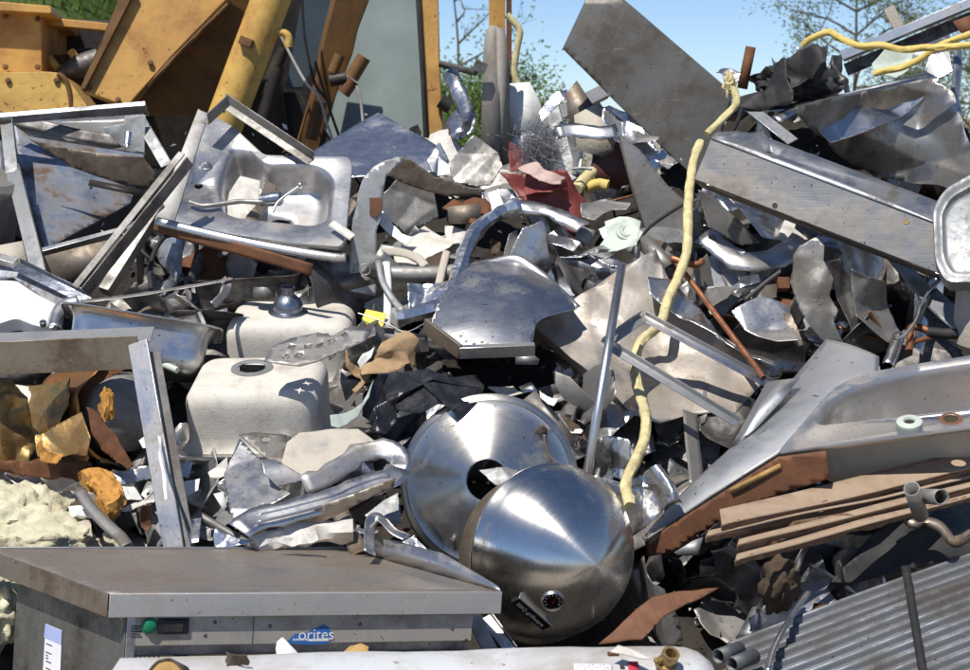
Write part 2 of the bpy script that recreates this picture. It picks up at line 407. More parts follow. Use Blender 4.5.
def catmull(pts, k=6):
    if len(pts) < 3: return list(pts)
    q = [pts[0] * 2 - pts[1]] + list(pts) + [pts[-1] * 2 - pts[-2]]; out = []
    for i in range(1, len(q) - 2):
        for j in range(k):
            t = j / k; a, b, c, d = q[i - 1:i + 3]
            out.append(.5 * (2 * b + (c - a) * t + (2 * a - 5 * b + 4 * c - d) * t * t + (3 * b - a - 3 * c + d) * t ** 3))
    out.append(pts[-1].copy()); return out
def sweep_bm(path, prof, closed=True, up=None, cap=True, scale=None, wob=0, seed=0, bm=None):
    """carry a profile along a path; up fixes the roll, otherwise it is carried along"""
    fresh = bm is None; bm = bm or bmesh.new(); uv = bm.loops.layers.uv.verify(); rings = []; s = 0; ss = []
    n = len(path); nrm = None
    for i, p in enumerate(path):
        t = (path[min(i + 1, n - 1)] - path[max(i - 1, 0)]).normalized()
        if up is not None:
            a = V(up[i] if isinstance(up, list) else up); x = t.cross(a)
            if x.length < 1e-4: x = t.cross(V((1, 0, .1)))
            x.normalize(); y = x.cross(t)
        else:
            if nrm is None:
                nrm = t.orthogonal().normalized()
            nrm = (nrm - t * nrm.dot(t)).normalized(); y = nrm; x = t.cross(y)
        k = scale(i / max(1, n - 1)) if scale else 1
        r = []
        for j, (a, b) in enumerate(prof):
            kk = k
            if wob: kk *= 1 + wob * noise.noise(V((s_ := s * 22 + seed * 5, j * 1.3, seed)))
            r.append(bm.verts.new(p + x * a * kk + y * b * kk))
        rings.append(r); ss.append(s)
        if i < n - 1: s += (path[i + 1] - p).length
    m = len(prof); wl = [0]
    for j in range(m): wl.append(wl[-1] + (V(prof[(j + 1) % m]) - V(prof[j])).length)
    for i in range(n - 1):
        for j in range(m if closed else m - 1):
            f = bm.faces.new((rings[i][j], rings[i][(j + 1) % m], rings[i + 1][(j + 1) % m], rings[i + 1][j]))
            for l, c in zip(f.loops, ((ss[i], wl[j]), (ss[i], wl[j + 1]), (ss[i + 1], wl[j + 1]), (ss[i + 1], wl[j]))): l[uv].uv = c
    if closed and cap:
        for r in (rings[0][::-1], rings[-1]):
            try: bm.faces.new(r)
            except ValueError: pass
    if fresh: bmesh.ops.recalc_face_normals(bm, faces=bm.faces[:])
    return bm
def cprof(r, n=12): return [(r * math.cos(2 * math.pi * i / n), r * math.sin(2 * math.pi * i / n)) for i in range(n)]
def rprof(w, h): return [(-w / 2, -h / 2), (w / 2, -h / 2), (w / 2, h / 2), (-w / 2, h / 2)]
def lprof(w, h): return [(-w / 2, h / 2), (-w / 2, -h / 2), (w / 2, -h / 2)]
def uprof(w, h): return [(-w / 2, -h / 2), (-w / 2, h / 2), (w / 2, h / 2), (w / 2, -h / 2)]
def path3(pts, off=0):
    """points (px, py[, extra depth]) on the heap"""
    return [Q(p[0], p[1], off + (p[2] if len(p) > 2 else 0)) for p in pts]
def tube(name, label, cat, pts, r, mat, off=0, smooth=6, parent=None, group=None, hollow=False, wob=0, world=False, seg=12, sm=50):
    path = pts if world else path3(pts, off)
    if smooth and len(path) > 2: path = catmull(path, smooth)
    bm = sweep_bm(path, cprof(r, seg), True, None, not hollow, wob=wob, seed=len(ORG))
    return mk(name, bm, mat, parent, label, cat, group, th=.0025 if hollow else 0, smooth=sm)
def bar(name, label, cat, a, b, w, h, mat, off=0, kind='box', up=(0, -.57, .82), parent=None, group=None, th=.0025, bevel=.0015, world=False, mids=()):
    path = [a, *mids, b] if world else path3([a, *mids, b], off)
    pr, cl = {'box': (rprof(w, h), True), 'L': (lprof(w, h), False), 'U': (uprof(w, h), False), 'flat': ([(-w / 2, 0), (w / 2, 0)], False)}[kind]
    bm = sweep_bm(path, pr, cl, up)
    return mk(name, bm, mat, parent, label, cat, group, th=0 if cl else th, bevel=bevel, smooth=30)
def strip(name, label, cat, pts, w, mat, off=0, up=(0, -.57, .82), parent=None, group=None, k=6, th=.002, cross=0, wscale=None, wob=0, sm=50):
    """ribbon of sheet metal bent along a path; cross bows its section"""
    path = catmull(path3(pts, off), k); pr = [(w * (j / 4 - .5), cross * (1 - (j / 2 - 1) ** 2)) for j in range(5)]
    bm = sweep_bm(path, pr, False, up, scale=wscale, wob=wob, seed=len(ORG))
    return mk(name, bm, mat, parent, label, cat, group, th=th, smooth=sm)
def lathe_bm(fr, prof, seg=48, u0=0, u1=2 * math.pi):
    bm = bmesh.new(); uv = bm.loops.layers.uv.verify(); rings = []; full = abs(u1 - u0 - 2 * math.pi) < 1e-4
    for r, z in prof:
        rings.append([bm.verts.new(fr.w(r * math.cos(u0 + (u1 - u0) * i / seg), r * math.sin(u0 + (u1 - u0) * i / seg), z)) for i in range(seg if full else seg + 1)] if r > 1e-6 else [bm.verts.new(fr.w(0, 0, z))])
    L = 0
    for k in range(len(prof) - 1):
        a, b = rings[k], rings[k + 1]; dl = math.hypot(prof[k + 1][0] - prof[k][0], prof[k + 1][1] - prof[k][1])
        for i in range(seg):
            j = (i + 1) % seg if full else i + 1
            if len(a) == 1 and len(b) == 1: continue
            if len(a) == 1: vs = (a[0], b[i], b[j]); uvs = ((i, L), (i, L + dl), (i + 1, L + dl))
            elif len(b) == 1: vs = (a[i], b[0], a[j]); uvs = ((i, L), (i, L + dl), (i + 1, L))
            else: vs = (a[i], b[i], b[j], a[j]); uvs = ((i, L), (i, L + dl), (i + 1, L + dl), (i + 1, L))
            f = bm.faces.new(vs)
            for l, c in zip(f.loops, uvs): l[uv].uv = (c[0] / seg * .8, c[1])
        L += dl
    bmesh.ops.recalc_face_normals(bm, faces=bm.faces[:])
    return bm
def lathe(name, fr, prof, mat, parent=None, label=None, cat=None, seg=48, th=0, smooth=40, **k):
    return mk(name, lathe_bm(fr, prof, seg), mat, parent, label, cat, th=th, smooth=smooth, **k)
def box_bm(fr, x0, x1, y0, y1, z0, z1, bm=None):
    bm = bm or bmesh.new()
    v = [bm.verts.new(fr.w(x, y, z)) for z in (z0, z1) for x, y in ((x0, y0), (x1, y0), (x1, y1), (x0, y1))]
    for q in ((3, 2, 1, 0), (4, 5, 6, 7), (0, 1, 5, 4), (1, 2, 6, 5), (2, 3, 7, 6), (3, 0, 4, 7)): bm.faces.new([v[i] for i in q])
    return bm
def box(name, fr, x0, x1, y0, y1, z0, z1, mat, parent=None, label=None, cat=None, bevel=.002, **k):
    return mk(name, box_bm(fr, x0, x1, y0, y1, z0, z1), mat, parent, label, cat, bevel=bevel, **k)
def loft(bm, fr, rings, close_last=None):
    """rings: list of (loop2d, z) with equal counts"""
    vs = [[bm.verts.new(fr.w(p[0], p[1], z)) for p in lp] for lp, z in rings]
    n = len(vs[0])
    for a, b in zip(vs, vs[1:]):
        for i in range(n):
            bm.faces.new((a[i], a[(i + 1) % n], b[(i + 1) % n], b[i]))
    if close_last: bm.faces.new(vs[-1])
    return vs
def scl(loop, s, c=None):
    c = c or V(centroid(loop)); return [c + (p - c) * s for p in loop]
def to_circle(loop, c, r):
    out = []
    for p in loop:
        q = (p - c); out.append(c + q.normalized() * r)
    return out
def tub_rings(loop, depth, draft=.9, rad=.03, drain=None, dr=.045, sign=-1):
    """pressed tub: rim radius, walls, floor radius, floor down to a drain"""
    c = V(centroid(loop)); size = sum((p - c).length for p in loop) / len(loop); k = rad / size
    rings = [(loop, 0), (scl(loop, 1 - k * .25), sign * rad * .12), (scl(loop, 1 - k * .5), sign * rad * .5), (scl(loop, 1 - k * .55), sign * rad)]
    w0 = 1 - k * .55; w1 = draft
    for t in (.35, .7): rings.append((scl(loop, w0 + (w1 - w0) * t), sign * (rad + (depth - 2 * rad) * t)))
    for a in (0, 22, 45, 67, 90):
        rings.append((scl(loop, w1 - k * (1 - math.cos(R(a)))), sign * (depth - rad + rad * math.sin(R(a)))))
    last = rings[-1][0]; dc = drain or c
    dl = to_circle(last, dc, dr)
    for t in (.33, .66): rings.append(([a * (1 - t) + b * t for a, b in zip(last, dl)], sign * (depth + .004 * t)))
    rings.append((dl, sign * (depth + .006)))
    return rings, dc
def text(s, fr, x, y, size, mat, parent, ang=0, name='lettering', z=.002, bold=False):
    cu = bpy.data.curves.new('t', 'FONT'); cu.body = s; cu.size = size; cu.align_x = 'CENTER'; cu.align_y = 'CENTER'
    if bold: cu.offset = size * .02
    ob = bpy.data.objects.new('t', cu); col.objects.link(ob)
    bpy.context.view_layer.update()
    me = bpy.data.meshes.new_from_object(ob.evaluated_get(bpy.context.evaluated_depsgraph_get()))
    bm = bmesh.new(); bm.from_mesh(me); bpy.data.objects.remove(ob); bpy.data.meshes.remove(me)
    ca, sa = math.cos(ang), math.sin(ang)
    for v in bm.verts: v.co = fr.w(x + v.co.x * ca - v.co.y * sa, y + v.co.x * sa + v.co.y * ca, z)
    bm.loops.layers.uv.verify()
    return mk(name, bm, mat, parent, smooth=0)
def blob_bm(c, rx, ry, rz, amp, freq, seed, sub=4):
    bm = bmesh.new(); bmesh.ops.create_icosphere(bm, subdivisions=sub, radius=1)
    for v in bm.verts:
        q = v.co.copy(); k = 1 + amp * noise.fractal(q * freq + V((seed, 0, 0)), .9, 2.1, 5)
        v.co = V((c.x + q.x * rx * k, c.y + q.y * ry * k, c.z + q.z * rz * k))
    return bm
def ragged_loop(w, h, rg, tear=.16):
    """outline of a torn offcut: a rectangle with cut corners, nicks and slanting edges"""
    cs = [V((-w / 2, -h / 2)), V((w / 2, -h / 2)), V((w / 2, h / 2)), V((-w / 2, h / 2))]; out = []
    for i in range(4):
        a, b = cs[i], cs[(i + 1) % 4]; d = b - a; nrm = V((-d.y, d.x)).normalized(); m = min(w, h)
        out.append(a + d * rg.uniform(0, .12) + nrm * rg.uniform(0, tear) * m * .6)
        t = .14
        while t < .88:
            t += rg.uniform(.06, .3)
            if t < .9: out.append(a + d * t + nrm * (rg.random() ** 2.5) * tear * m)
    return out
def crumple_bm(fr, w, h, seed, folds=3, ang=70, amp=.015, nu=16, nv=12, freq=14, ragged=.16):
    """a torn piece of sheet, creased and folded over straight lines with a small bend radius"""
    rg = random.Random(seed); size = max(w, h); loop = ragged_loop(w, h, rg, ragged)
    big = []
    for _ in range(folds):
        th = rg.uniform(0, math.pi); c, s_ = math.cos(th), math.sin(th)
        big.append((c, s_, rg.uniform(-.28, .28) * (abs(c) * w + abs(s_) * h), R(rg.choice((-1, 1)) * rg.uniform(.35, 1) * ang), rg.uniform(.006, .024)))
    small = creaser(seed + 1, size, amp * 14, 4)
    bm, uvc = poly_bm(Fr(V((0, 0, 0)), 0, 0, (0, 0, 1), (1, 0, 0)), [loop], size / max(4, nu * .45), creases=small + big, jag=.004, seed=seed % 97)
    for v in bm.verts:
        x, y = uvc[v]; p = v.co.copy(); p.z += sum(a * sabs(x * c + y * s_ - k, r) for c, s_, k, a, r in small) + amp * .5 * noise.noise(V((x * freq * .5, y * freq * .5, seed)))
        for c, s_, k, a, rad in big:
            t = x * c + y * s_ - k
            if t <= -rad: continue
            o = V((c * k, s_ * k, 0)); p = o + Matrix.Rotation(a if t > rad else a * (t + rad) / (2 * rad), 3, V((-s_, c, 0))) @ (p - o)
        v.co = p
    cm = sum((v.co for v in bm.verts), V()) / len(bm.verts)
    for v in bm.verts:
        p = v.co - cm; v.co = fr.w(p.x, p.y, p.z)
    bm.normal_update(); return bm
def crumple(name, label, cat, px, py, w, h, mat, off=0, n=NS, spin=0, folds=3, ang=70, amp=.015, seed=1, parent=None, group=None, th=.002, freq=14, smooth=55, nu=24, nv=18):
    fr = Fr(px, py, D(py) + off, n); u = fr.u * math.cos(spin) + fr.v * math.sin(spin); fr = Fr(fr.o, 0, 0, n, u)
    return mk(name, crumple_bm(fr, w, h, seed, folds, ang, amp, nu, nv, freq), mat, parent, label, cat, group, th=th, smooth=smooth)

def prism(name, pts, d, n, depth, mat, parent=None, label=None, cat=None, bevel=.006, round=0, fr=None, **k):
    c = centroid(pts); fr = fr or Fr(c[0], c[1], d, n); lp = [fr.l(p) for p in pts]
    if round: lp = fillet(lp, round)
    if sum(lp[i - 1][0] * lp[i][1] - lp[i][0] * lp[i - 1][1] for i in range(len(lp))) < 0: lp.reverse()
    bm = bmesh.new(); a = [bm.verts.new(fr.w(p[0], p[1], 0)) for p in lp]; b = [bm.verts.new(fr.w(p[0], p[1], -depth)) for p in lp]
    bm.faces.new(a); bm.faces.new(b[::-1]); m = len(lp)
    for i in range(m): bm.faces.new((a[i], b[i], b[(i + 1) % m], a[(i + 1) % m]))
    bmesh.ops.triangulate(bm, faces=[f for f in bm.faces if len(f.verts) > 4]); bmesh.ops.recalc_face_normals(bm, faces=bm.faces[:])
    return mk(name, bm, mat, parent, label, cat, bevel=bevel, smooth=30, **k)

# ================================================================== the setting
def grid_bm(x0, x1, nx, y0, y1, ny, f):
    bm = bmesh.new(); vs = [[bm.verts.new((x0 + (x1 - x0) * i / nx, y0 + (y1 - y0) * j / ny, 0)) for i in range(nx + 1)] for j in range(ny + 1)]
    for r in vs:
        for v in r: v.co.z = f(v.co.x, v.co.y)
    for j in range(ny):
        for i in range(nx): bm.faces.new((vs[j][i], vs[j][i + 1], vs[j + 1][i + 1], vs[j + 1][i]))
    return bm
def hillz(x, y):
    return 3.6 * math.exp(-((x + 6.0) / 2.6) ** 2 - ((y - 17) / 4.5) ** 2) * (1 if y > 10.5 else 0) if y > 10.5 else 0
bm = grid_bm(-300, 300, 20, -200, 700, 30, lambda x, y: 0)
mk('ground', bm, 'soil', kind='structure', smooth=0)
hz = lambda x, y: 4.5 * math.exp(-((x + 4.5) / 2.2) ** 2 - ((y - 17) / 3.6) ** 2) + .05 * noise.noise(V((x, y, 0))) - .06
mk('grassy_bank', grid_bm(-15, 3, 60, 11, 28, 60, hz), 'turf', kind='structure', smooth=80)
rg = random.Random(3); bm = bmesh.new()
for _ in range(9000):
    x = rg.uniform(-5.2, -2.0); y = rg.uniform(12.0, 17); z = hz(x, y)
    if z < 1.2: continue
    a = rg.uniform(0, 6.3); h = rg.uniform(.06, .2); ww = rg.uniform(.006, .014); q = V((math.cos(a), math.sin(a), 0)); t = V((rg.uniform(-.5, .5), rg.uniform(-.5, .5), 1)) * h
    b = V((x, y, z - .01)); v = [bm.verts.new(b - q * ww), bm.verts.new(b + q * ww), bm.verts.new(b + t)]
    bm.faces.new(v)
tag(mk('grass', bm, 'grassblade', smooth=0), 'bright green grass covering the bank behind the yellow machine', 'grass', kind='stuff')

# the body of the heap under the loose pieces
def heapz(x, y):
    px = x / y * FPX + 485; cr = 6.85 + .4 * max(0, min(1, (px - 600) / 150)); yy = min(max(y, 3.7), cr)
    py = 670 - (yy - 4.4) / .0043; z = P(485, py, yy).z - .39
    if y > cr: z -= (y - cr) * 1.3
    z += .10 * noise.noise(V((x * 1.6, y * 1.6, 1))) + .10 * abs(noise.noise(V((x * 4, y * 4, 4)))) + .05 * noise.noise(V((x * 11, y * 11, 2))) + .03 * noise.noise(V((x * 27, y * 27, 5)))
    if px < 420 and y > 6.2: z -= (y - 6.2) * min(1, (420 - px) / 150) * .25
    if px > 600 and y > 5.9: z -= min(.1, (px - 600) / 200 * .1) * min(1, (y - 5.9) * 2)
    edge = max(0, abs(x) - (1.2 + .3 * (y - 3.6))); z -= edge * .8; z -= max(0, 3.75 - y) * 2.2
    return max(z, -.05)
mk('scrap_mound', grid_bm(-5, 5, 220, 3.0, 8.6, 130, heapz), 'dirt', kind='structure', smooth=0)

# ------------------------------------------------------------------ trees
def tree(name, label, base, h, spread, nlimb, nleaf, leaf, mat, seed, twig=.25, group=None, lean=0, thick=.0065):
    rg = random.Random(seed); t = thing(name, label, 'tree', base, group)
    tb = bmesh.new(); tips = []
    top = base + V((lean * h, 0, h * .8)); tr = catmull([base + V((0, 0, -.2)), base.lerp(top, .35) + V((rg.uniform(-.1, .1) * spread, 0, 0)), base.lerp(top, .7) + V((rg.uniform(-.1, .1) * spread, 0, 0)), top], 5)
    r0 = h * thick
    sweep_bm(tr, cprof(r0, 7), True, scale=lambda s: 1 - .8 * s, bm=tb)
    def limb(a, d, L, r, lev):
        e = a + d * L; m = a.lerp(e, .5) + V((rg.uniform(-1, 1), rg.uniform(-1, 1), rg.uniform(-.3, .6))) * L * .12
        pp = catmull([a, m, e], 3); sweep_bm(pp, cprof(r, 5), True, scale=lambda s: 1 - .7 * s, bm=tb)
        if lev == 0: tips.extend(pp[1:]); return
        for _ in range(rg.choice((2, 3, 3, 4))):
            q = pp[rg.randrange(1, len(pp))]; dd = (d + V((rg.uniform(-1, 1), rg.uniform(-1, 1), rg.uniform(-.4, .9))) * .8).normalized()
            limb(q, dd, L * rg.uniform(.4, .7), r * .5, lev - 1)
    for i in range(nlimb):
        q = tr[int(len(tr) * (.3 + .65 * i / nlimb))]; a = rg.uniform(0, 6.28)
        limb(q, V((math.cos(a), math.sin(a) * .8, rg.uniform(.1, .8))).normalized(), spread * rg.uniform(.6, 1) * (1 - .4 * i / nlimb), r0 * .45, 2)
    mk('trunk', tb, 'bark', t, smooth=60)
    cb = bmesh.new()
    for _ in range(nleaf):
        c = rg.choice(tips) + V((rg.gauss(0, twig), rg.gauss(0, twig), rg.gauss(0, twig)))
        u = V((rg.gauss(0, 1), rg.gauss(0, 1), rg.gauss(0, .6))).normalized(); v = u.orthogonal().normalized(); s = leaf * rg.uniform(.6, 1.3)
        cb.faces.new([cb.verts.new(c + u * s), cb.verts.new(c + v * s * .45), cb.verts.new(c - u * s * .9), cb.verts.new(c - v * s * .45)])
    mk('crown', cb, mat, t, smooth=0)
    return t
def gb(px, d): return V(((px - 485) / FPX * d, d, 0))
tree('sapling', 'small leafy green sapling showing beside the tall tilted steel tray', gb(556, 13.5), 2.72, .36, 12, 2200, .022, 'leaf', 5, .05)
tree('bare_tree', 'thin tree with bare twigs and few buds seen between cab and grey post', gb(450, 19), 4.6, 1.0, 8, 260, .03, 'leaf_pale', 8, .12)
tree('budding_tree', 'tall budding tree with sparse pale leaves above the heap', gb(850, 17), 4.6, 1.2, 22, 11000, .02, 'leaf_pale', 11, .09)
tree('budding_tree', 'budding tree with sparse leaves behind the grey rim channel at the picture corner', gb(975, 18.5), 4.8, 1.4, 22, 11000, .02, 'leaf_pale', 21, .09)
for i, (px, d, h) in enumerate(((425, 15, 2.85), (452, 17, 2.95), (478, 16, 2.9), (508, 18, 2.75))):
    tree('bush', ['round green bush partly hidden by the yellow cab pillar', 'green bush in the gap between cab pillar and grey post', 'green bush directly behind the upright grey post', 'low green bush beyond the grey post and thin yellow hose'][i], gb(px, d), h, .75, 16, 11000, .022, 'leaf', 30 + i, .12, 'bushes beyond the heap')

# ------------------------------------------------------------------ the yellow machine
DX = 8.4
ex = thing('excavator', 'old yellow excavator with rust stains standing behind the heap', 'excavator', P(200, 330, DX + .4) * 1)
ex.location.z = 0; ORG[ex.name] = V(ex.location)
prism('engine_cover', A1((-300, 25), (155, 50), (157, 262), (150, 270), (-300, 280)), DX + .1, (.05, -1, .05), .9, 'yellow_paint', ex)
prism('top_plate', A1((-300, -20), (190, 22), (192, 50), (185, 53), (-300, 25)), DX + .02, (.05, -1, .1), 1.0, 'yellow_paint', ex)
prism('fender', A1((-300, 278), (160, 266), (225, 272), (255, 300), (330, 400), (340, 470), (-300, 470)), DX - .1, (.0, -1, .12), .35, 'yellow_pale', ex, round=.03)
tube('trim_bead', None, None, [P(*p, DX - .1) for p in A1((215, 275), (245, 300), (262, 360), (268, 450))], .012, 'yellow_dark', parent=ex, world=True)
prism('rail', A1((170, 58), (195, 66), (425, 88), (425, 116), (170, 92)), DX + .25, (0, -1, .1), .08, 'yellow_paint', ex)
prism('bay_wall', A1((150, 70), (500, 80), (480, 330), (150, 330)), DX + .75, (0, -1, 0), .05, 'grease_shade', ex)  # dark of the open bay is in the near-black colour
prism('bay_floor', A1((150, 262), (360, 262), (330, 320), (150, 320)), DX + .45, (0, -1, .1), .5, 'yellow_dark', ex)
for a, b, r, mt in (((175, 240), (255, 235), 26, 'rust'), ((265, 225), (345, 205), 24, 'grease_shade')):
    pa, pb = P(*A1(a)[0], DX + .4), P(*A1(b)[0], DX + .4); ax = (pb - pa); L = ax.length; ax.normalize(); o = ax.orthogonal().normalized(); o2 = ax.cross(o)
    rr = r / k3 / FPX * DX; pts = [pa + ax * (L * i / 120) + (o * math.cos(i * .44) + o2 * math.sin(i * .44)) * rr for i in range(121)]
    tube('spring', None, None, pts, .012, mt if mt == 'grease_shade' else 'yellow_dark', parent=ex, world=True, smooth=0, seg=6)
tube('spring_pin', None, None, [P(*p, DX + .3) for p in A1((180, 215), (215, 255))], .02, 'yellow_pale', parent=ex, world=True)
tube('spring_pin', None, None, [P(*p, DX + .3) for p in A1((262, 188), (292, 235))], .02, 'yellow_pale', parent=ex, world=True)
lathe('nozzle', Fr(P(*A1((330, 235))[0], DX + .3), 0, 0, (-.85, -.4, -.35)), [(.055, -.05), (.055, .05), (.035, .12), (.012, .17), (0, .172)], 'steel_dark', ex, seg=20)
prism('boom', A1((500, -40), (880, -40), (640, 210), (470, 400), (300, 335)), DX - .15, (.06, -1, .18), .09, 'yellow_paint', ex)
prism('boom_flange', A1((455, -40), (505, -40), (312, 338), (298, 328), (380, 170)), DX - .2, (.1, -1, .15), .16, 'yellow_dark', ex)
prism('boom_side', A1((880, -40), (960, -40), (900, 140), (800, 420), (430, 440), (480, 385), (640, 210)), DX + .05, (.2, -1, -.25), .3, 'yellow_dark', ex)  # shade under the boom is painted in with the darker brown
prism('inner_plate', A1((560, 320), (1040, 300), (1100, 620), (480, 620)), DX + .5, (0, -1, -.2), .1, 'grease_shade', ex)  # dark plate standing in for the machine's shaded inside
prism('inner_wall', A2((100, -80), (500, -80), (480, 640), (-60, 640)), DX + 1.1, (0, -1, 0), .1, 'yellow_dark', ex)  # interior shade put into the brown paint
prism('far_plate', A1((780, -40), (1300, -40), (1250, 560), (560, 560)), DX + 1.0, (0, -1, -.1), .06, 'grease_shade', ex)  # added dark plate, fills the gap behind with painted shade
prism('undercarriage', [(-200, 92), (300, 92), (335, 152), (520, 156), (520, 420), (-200, 420)], DX + .55, (0, -1, 0), .6, 'grease_shade', ex)  # shade beneath the machine is in the near-black colour
# cylinder with its clamp and a guard pipe
ca, cb_ = P(282, -30, DX - .3), P(222, 130, DX - .3); ax = (cb_ - ca).normalized()
cy = lathe('hydraulic_cylinder', Fr(ca, 0, 0, ax), [(0, 0), (.085, 0), (.085, (cb_ - ca).length), (0, (cb_ - ca).length)], 'yellow_pale', ex, seg=32)
f = Fr(246, 42, DX - .395, (-.1, -1, .1), u=ax.cross(V((0, 1, 0)))); box('clamp', f, -.028, .03, -.018, .018, -.03, .02, 'yellow_dark', cy)
tube('guard_pipe', None, None, [P(*p, DX - .32) for p in A2((10, 420), (40, 300), (95, 160), (120, 128), (150, 120), (178, 135), (182, 175))], .018, 'yellow_pale', parent=ex, world=True)
prism('arm', A2((365, -60), (500, -60), (480, 5), (440, 110), (420, 200), (310, 480), (270, 640), (190, 640), (290, 300), (300, 200)), DX + .12, (.15, -1, -.2), .16, 'yellow_dark', ex)  # arm in shadow: its shade is in the brown paint
prism('cab_post', A2((655, -60), (735, -60), (742, 200), (760, 540), (690, 540), (675, 250)), DX + .25, (.0, -1, .1), .14, 'yellow_paint', ex)
prism('window_seal', A2((650, -60), (668, -60), (688, 300), (700, 540), (684, 540), (672, 300)), DX + .22, (0, -1, .1), .04, 'rubber', ex)
prism('cab_window', A2((440, -60), (720, -60), (740, 560), (300, 560), (390, 240)), DX + .85, (.05, -1, .22), .02, 'cab_glass', ex)
prism('side_window', A2((240, -60), (372, -60), (300, 210), (230, 330), (170, 330)), DX + .45, (-.05, -1, .2), .02, 'dark_glass', ex)
for a, b, r, mt in (((345, 270), (372, 205), .026, 'yellow_dark'), ((415, 290), (462, 212), .034, 'yellow_dark'), ((335, 300), (395, 290), .03, 'grease_shade'), ((385, 350), (420, 300), .03, 'rust'), ((110, 300), (165, 180), .03, 'grease_shade'), ((80, 470), (140, 250), .035, 'grease_shade'), ((265, 520), (300, 380), .03, 'yellow_dark'), ((740, 240), (880, 275), .012, 'rubber')):
    tube('lever', None, None, [P(*p, DX + .05) for p in A2(a, b)], r, mt, parent=ex, world=True)
for pts in (((140, 95), (165, 160), (240, 300), (295, 365), (320, 450), (345, 520)), ((230, -10), (240, 130), (275, 300), (320, 370)), ((280, 230), (310, 330), (345, 440), (370, 510)), ((435, 320), (450, 380), (458, 455))):
    tube('cable', None, None, [P(*p, DX - .02 + .03 * i / 5) for i, p in enumerate(A2(*pts))], .0065, 'offwhite' if pts[0][0] in (140, 435) else 'rubber', parent=ex, world=True)
tube('step_knob', None, None, [P(*p, DX + .2) for p in A2((745, 375), (785, 400))], .035, 'grease_shade', parent=ex, world=True)

for fr_, pts_ in ((Fr(*A1((560, 150))[0], DX - .16, (.06, -1, .18)), A1((330, 325), (440, 372), (560, 235))), (Fr(*A1((80, 150))[0], DX + .09, (.05, -1, .05)), A1((20, 60), (140, 70), (140, 250), (20, 250))), (Fr(*A1((120, 350))[0], DX - .11, (0, -1, .12)), A1((30, 300), (210, 300)))):
    for p_ in pts_:
        c_ = fr_.l(p_); lathe('bolt_head', Fr(fr_.w(c_.x, c_.y, 0), 0, 0, fr_.n), [(.0, .009), (.008, .008), (.009, .003), (.014, .002), (.014, -.003)], 'yellow_dark', ex, seg=6 if p_[1] < 40 else 12)
tube('weld_bead', None, None, [P(x, y, DX - .165) for x, y in ((228, 4), (200, 32), (172, 60), (150, 84), (128, 106))], .008, 'yellow_dark', parent=ex, world=True, wob=.6)
# upright posts behind the crest
t = thing('mast', 'slim yellow mast with thin brown rod behind the upright grey post', 'mast', P(498, 250, 7.6))
bar('mast_tube', None, None, P(497, -30, 7.6), P(497, 250, 7.6), .068, .06, 'yellow_paint', up=(0, -1, 0), parent=t, world=True)
bar('rod', None, None, P(509, -30, 7.55), P(509, 240, 7.55), .022, .022, 'rust', up=(0, -1, 0), parent=t, world=True)
bar('cross_tab', None, None, P(499, 67, 7.5), P(516, 66, 7.5), .045, .02, 'steel_dark', up=(0, -1, 0), parent=t, world=True)
t = thing('grey_post', 'weathered grey steel post standing upright near the red tin', 'post', P(494, 190, 7.05))
sheet('wide_flange', None, None, A3((38, 95), (62, 97), (70, 110), (75, 700), (0, 700), (12, 230), (18, 130)), 'post_grey', d=7.05, n=(-.25, -1, .05), th=.008, parent=t, smooth=20)
sheet('narrow_flange', None, None, A3((62, 100), (92, 110), (108, 250), (112, 700), (72, 700)), 'post_grey', d=7.05, n=(.45, -1, 0), th=.008, parent=t)
bar('bracket', None, None, P(478, 72, 7.0), P(482, 62, 7.0), .05, .02, 'steel_dark', up=(0, -1, 0), parent=t, world=True)
tube('yellow_hose', 'thin yellow hose hanging down from the mast beside the grey post', 'hose', [P(*p, 7.4) for p in A3((100, 55), (128, 85), (148, 120), (135, 200), (128, 265), (140, 310), (170, 360), (205, 415), (240, 450))], .0135, 'hose', world=True, wob=.08)

# ================================================================== upper right of the heap
T = sheet('steel_tray', 'tall tilted dull steel tray sheet rising against the sky', 'panel', A3((310, 185), (400, -5), (530, -5), (945, 350), (850, 665), (775, 640), (480, 355)), 'tray_dark', d=6.9, n=(.05, -1, .03), amp=.02, freq=3, lips=((2, -.05), (0, -.05), (5, .03)), th=.003)
bar('bent_bar', 'grey square bar running up to the tall tilted panel', 'bar', (508, 140), (606, 91), .055, .045, 'galv', 1.05 - .45, up=(0, -1, .3))
bar('bent_bar', 'short grey flat leg bar hanging below the square bar', 'bar', (552, 106), (573, 186), .055, .03, 'galv', .45, up=(-.2, -1, .2))
sheet('white_sheet', 'small white sheet behind the thin hanging yellow hose', 'panel', [(506, 84), (530, 82), (541, 105), (541, 135), (506, 130)], 'white', d=7.15, n=(0, -1, .3))
sheet('sheet_scrap', 'pale folded flap poking up behind the grey square bar', 'sheet metal', A3((215, 400), (270, 355), (330, 335), (320, 370), (230, 430)), 'alu', d=7.1, n=(0, -.7, .7), fold=.3, jag=.01)
sheet('brown_sheet', 'brown grey plate between square bar and tall panel', 'panel', A3((320, 350), (360, 300), (480, 480), (440, 540), (330, 470)), 'steel_brown', d=7.05, n=(.3, -1, .1))
sheet('brown_sheet', 'light tan plate beneath the tall panel edge', 'panel', A3((350, 430), (445, 380), (520, 490), (480, 590), (360, 560)), 'tan_coat', d=6.95, n=(-.1, -.9, .3))
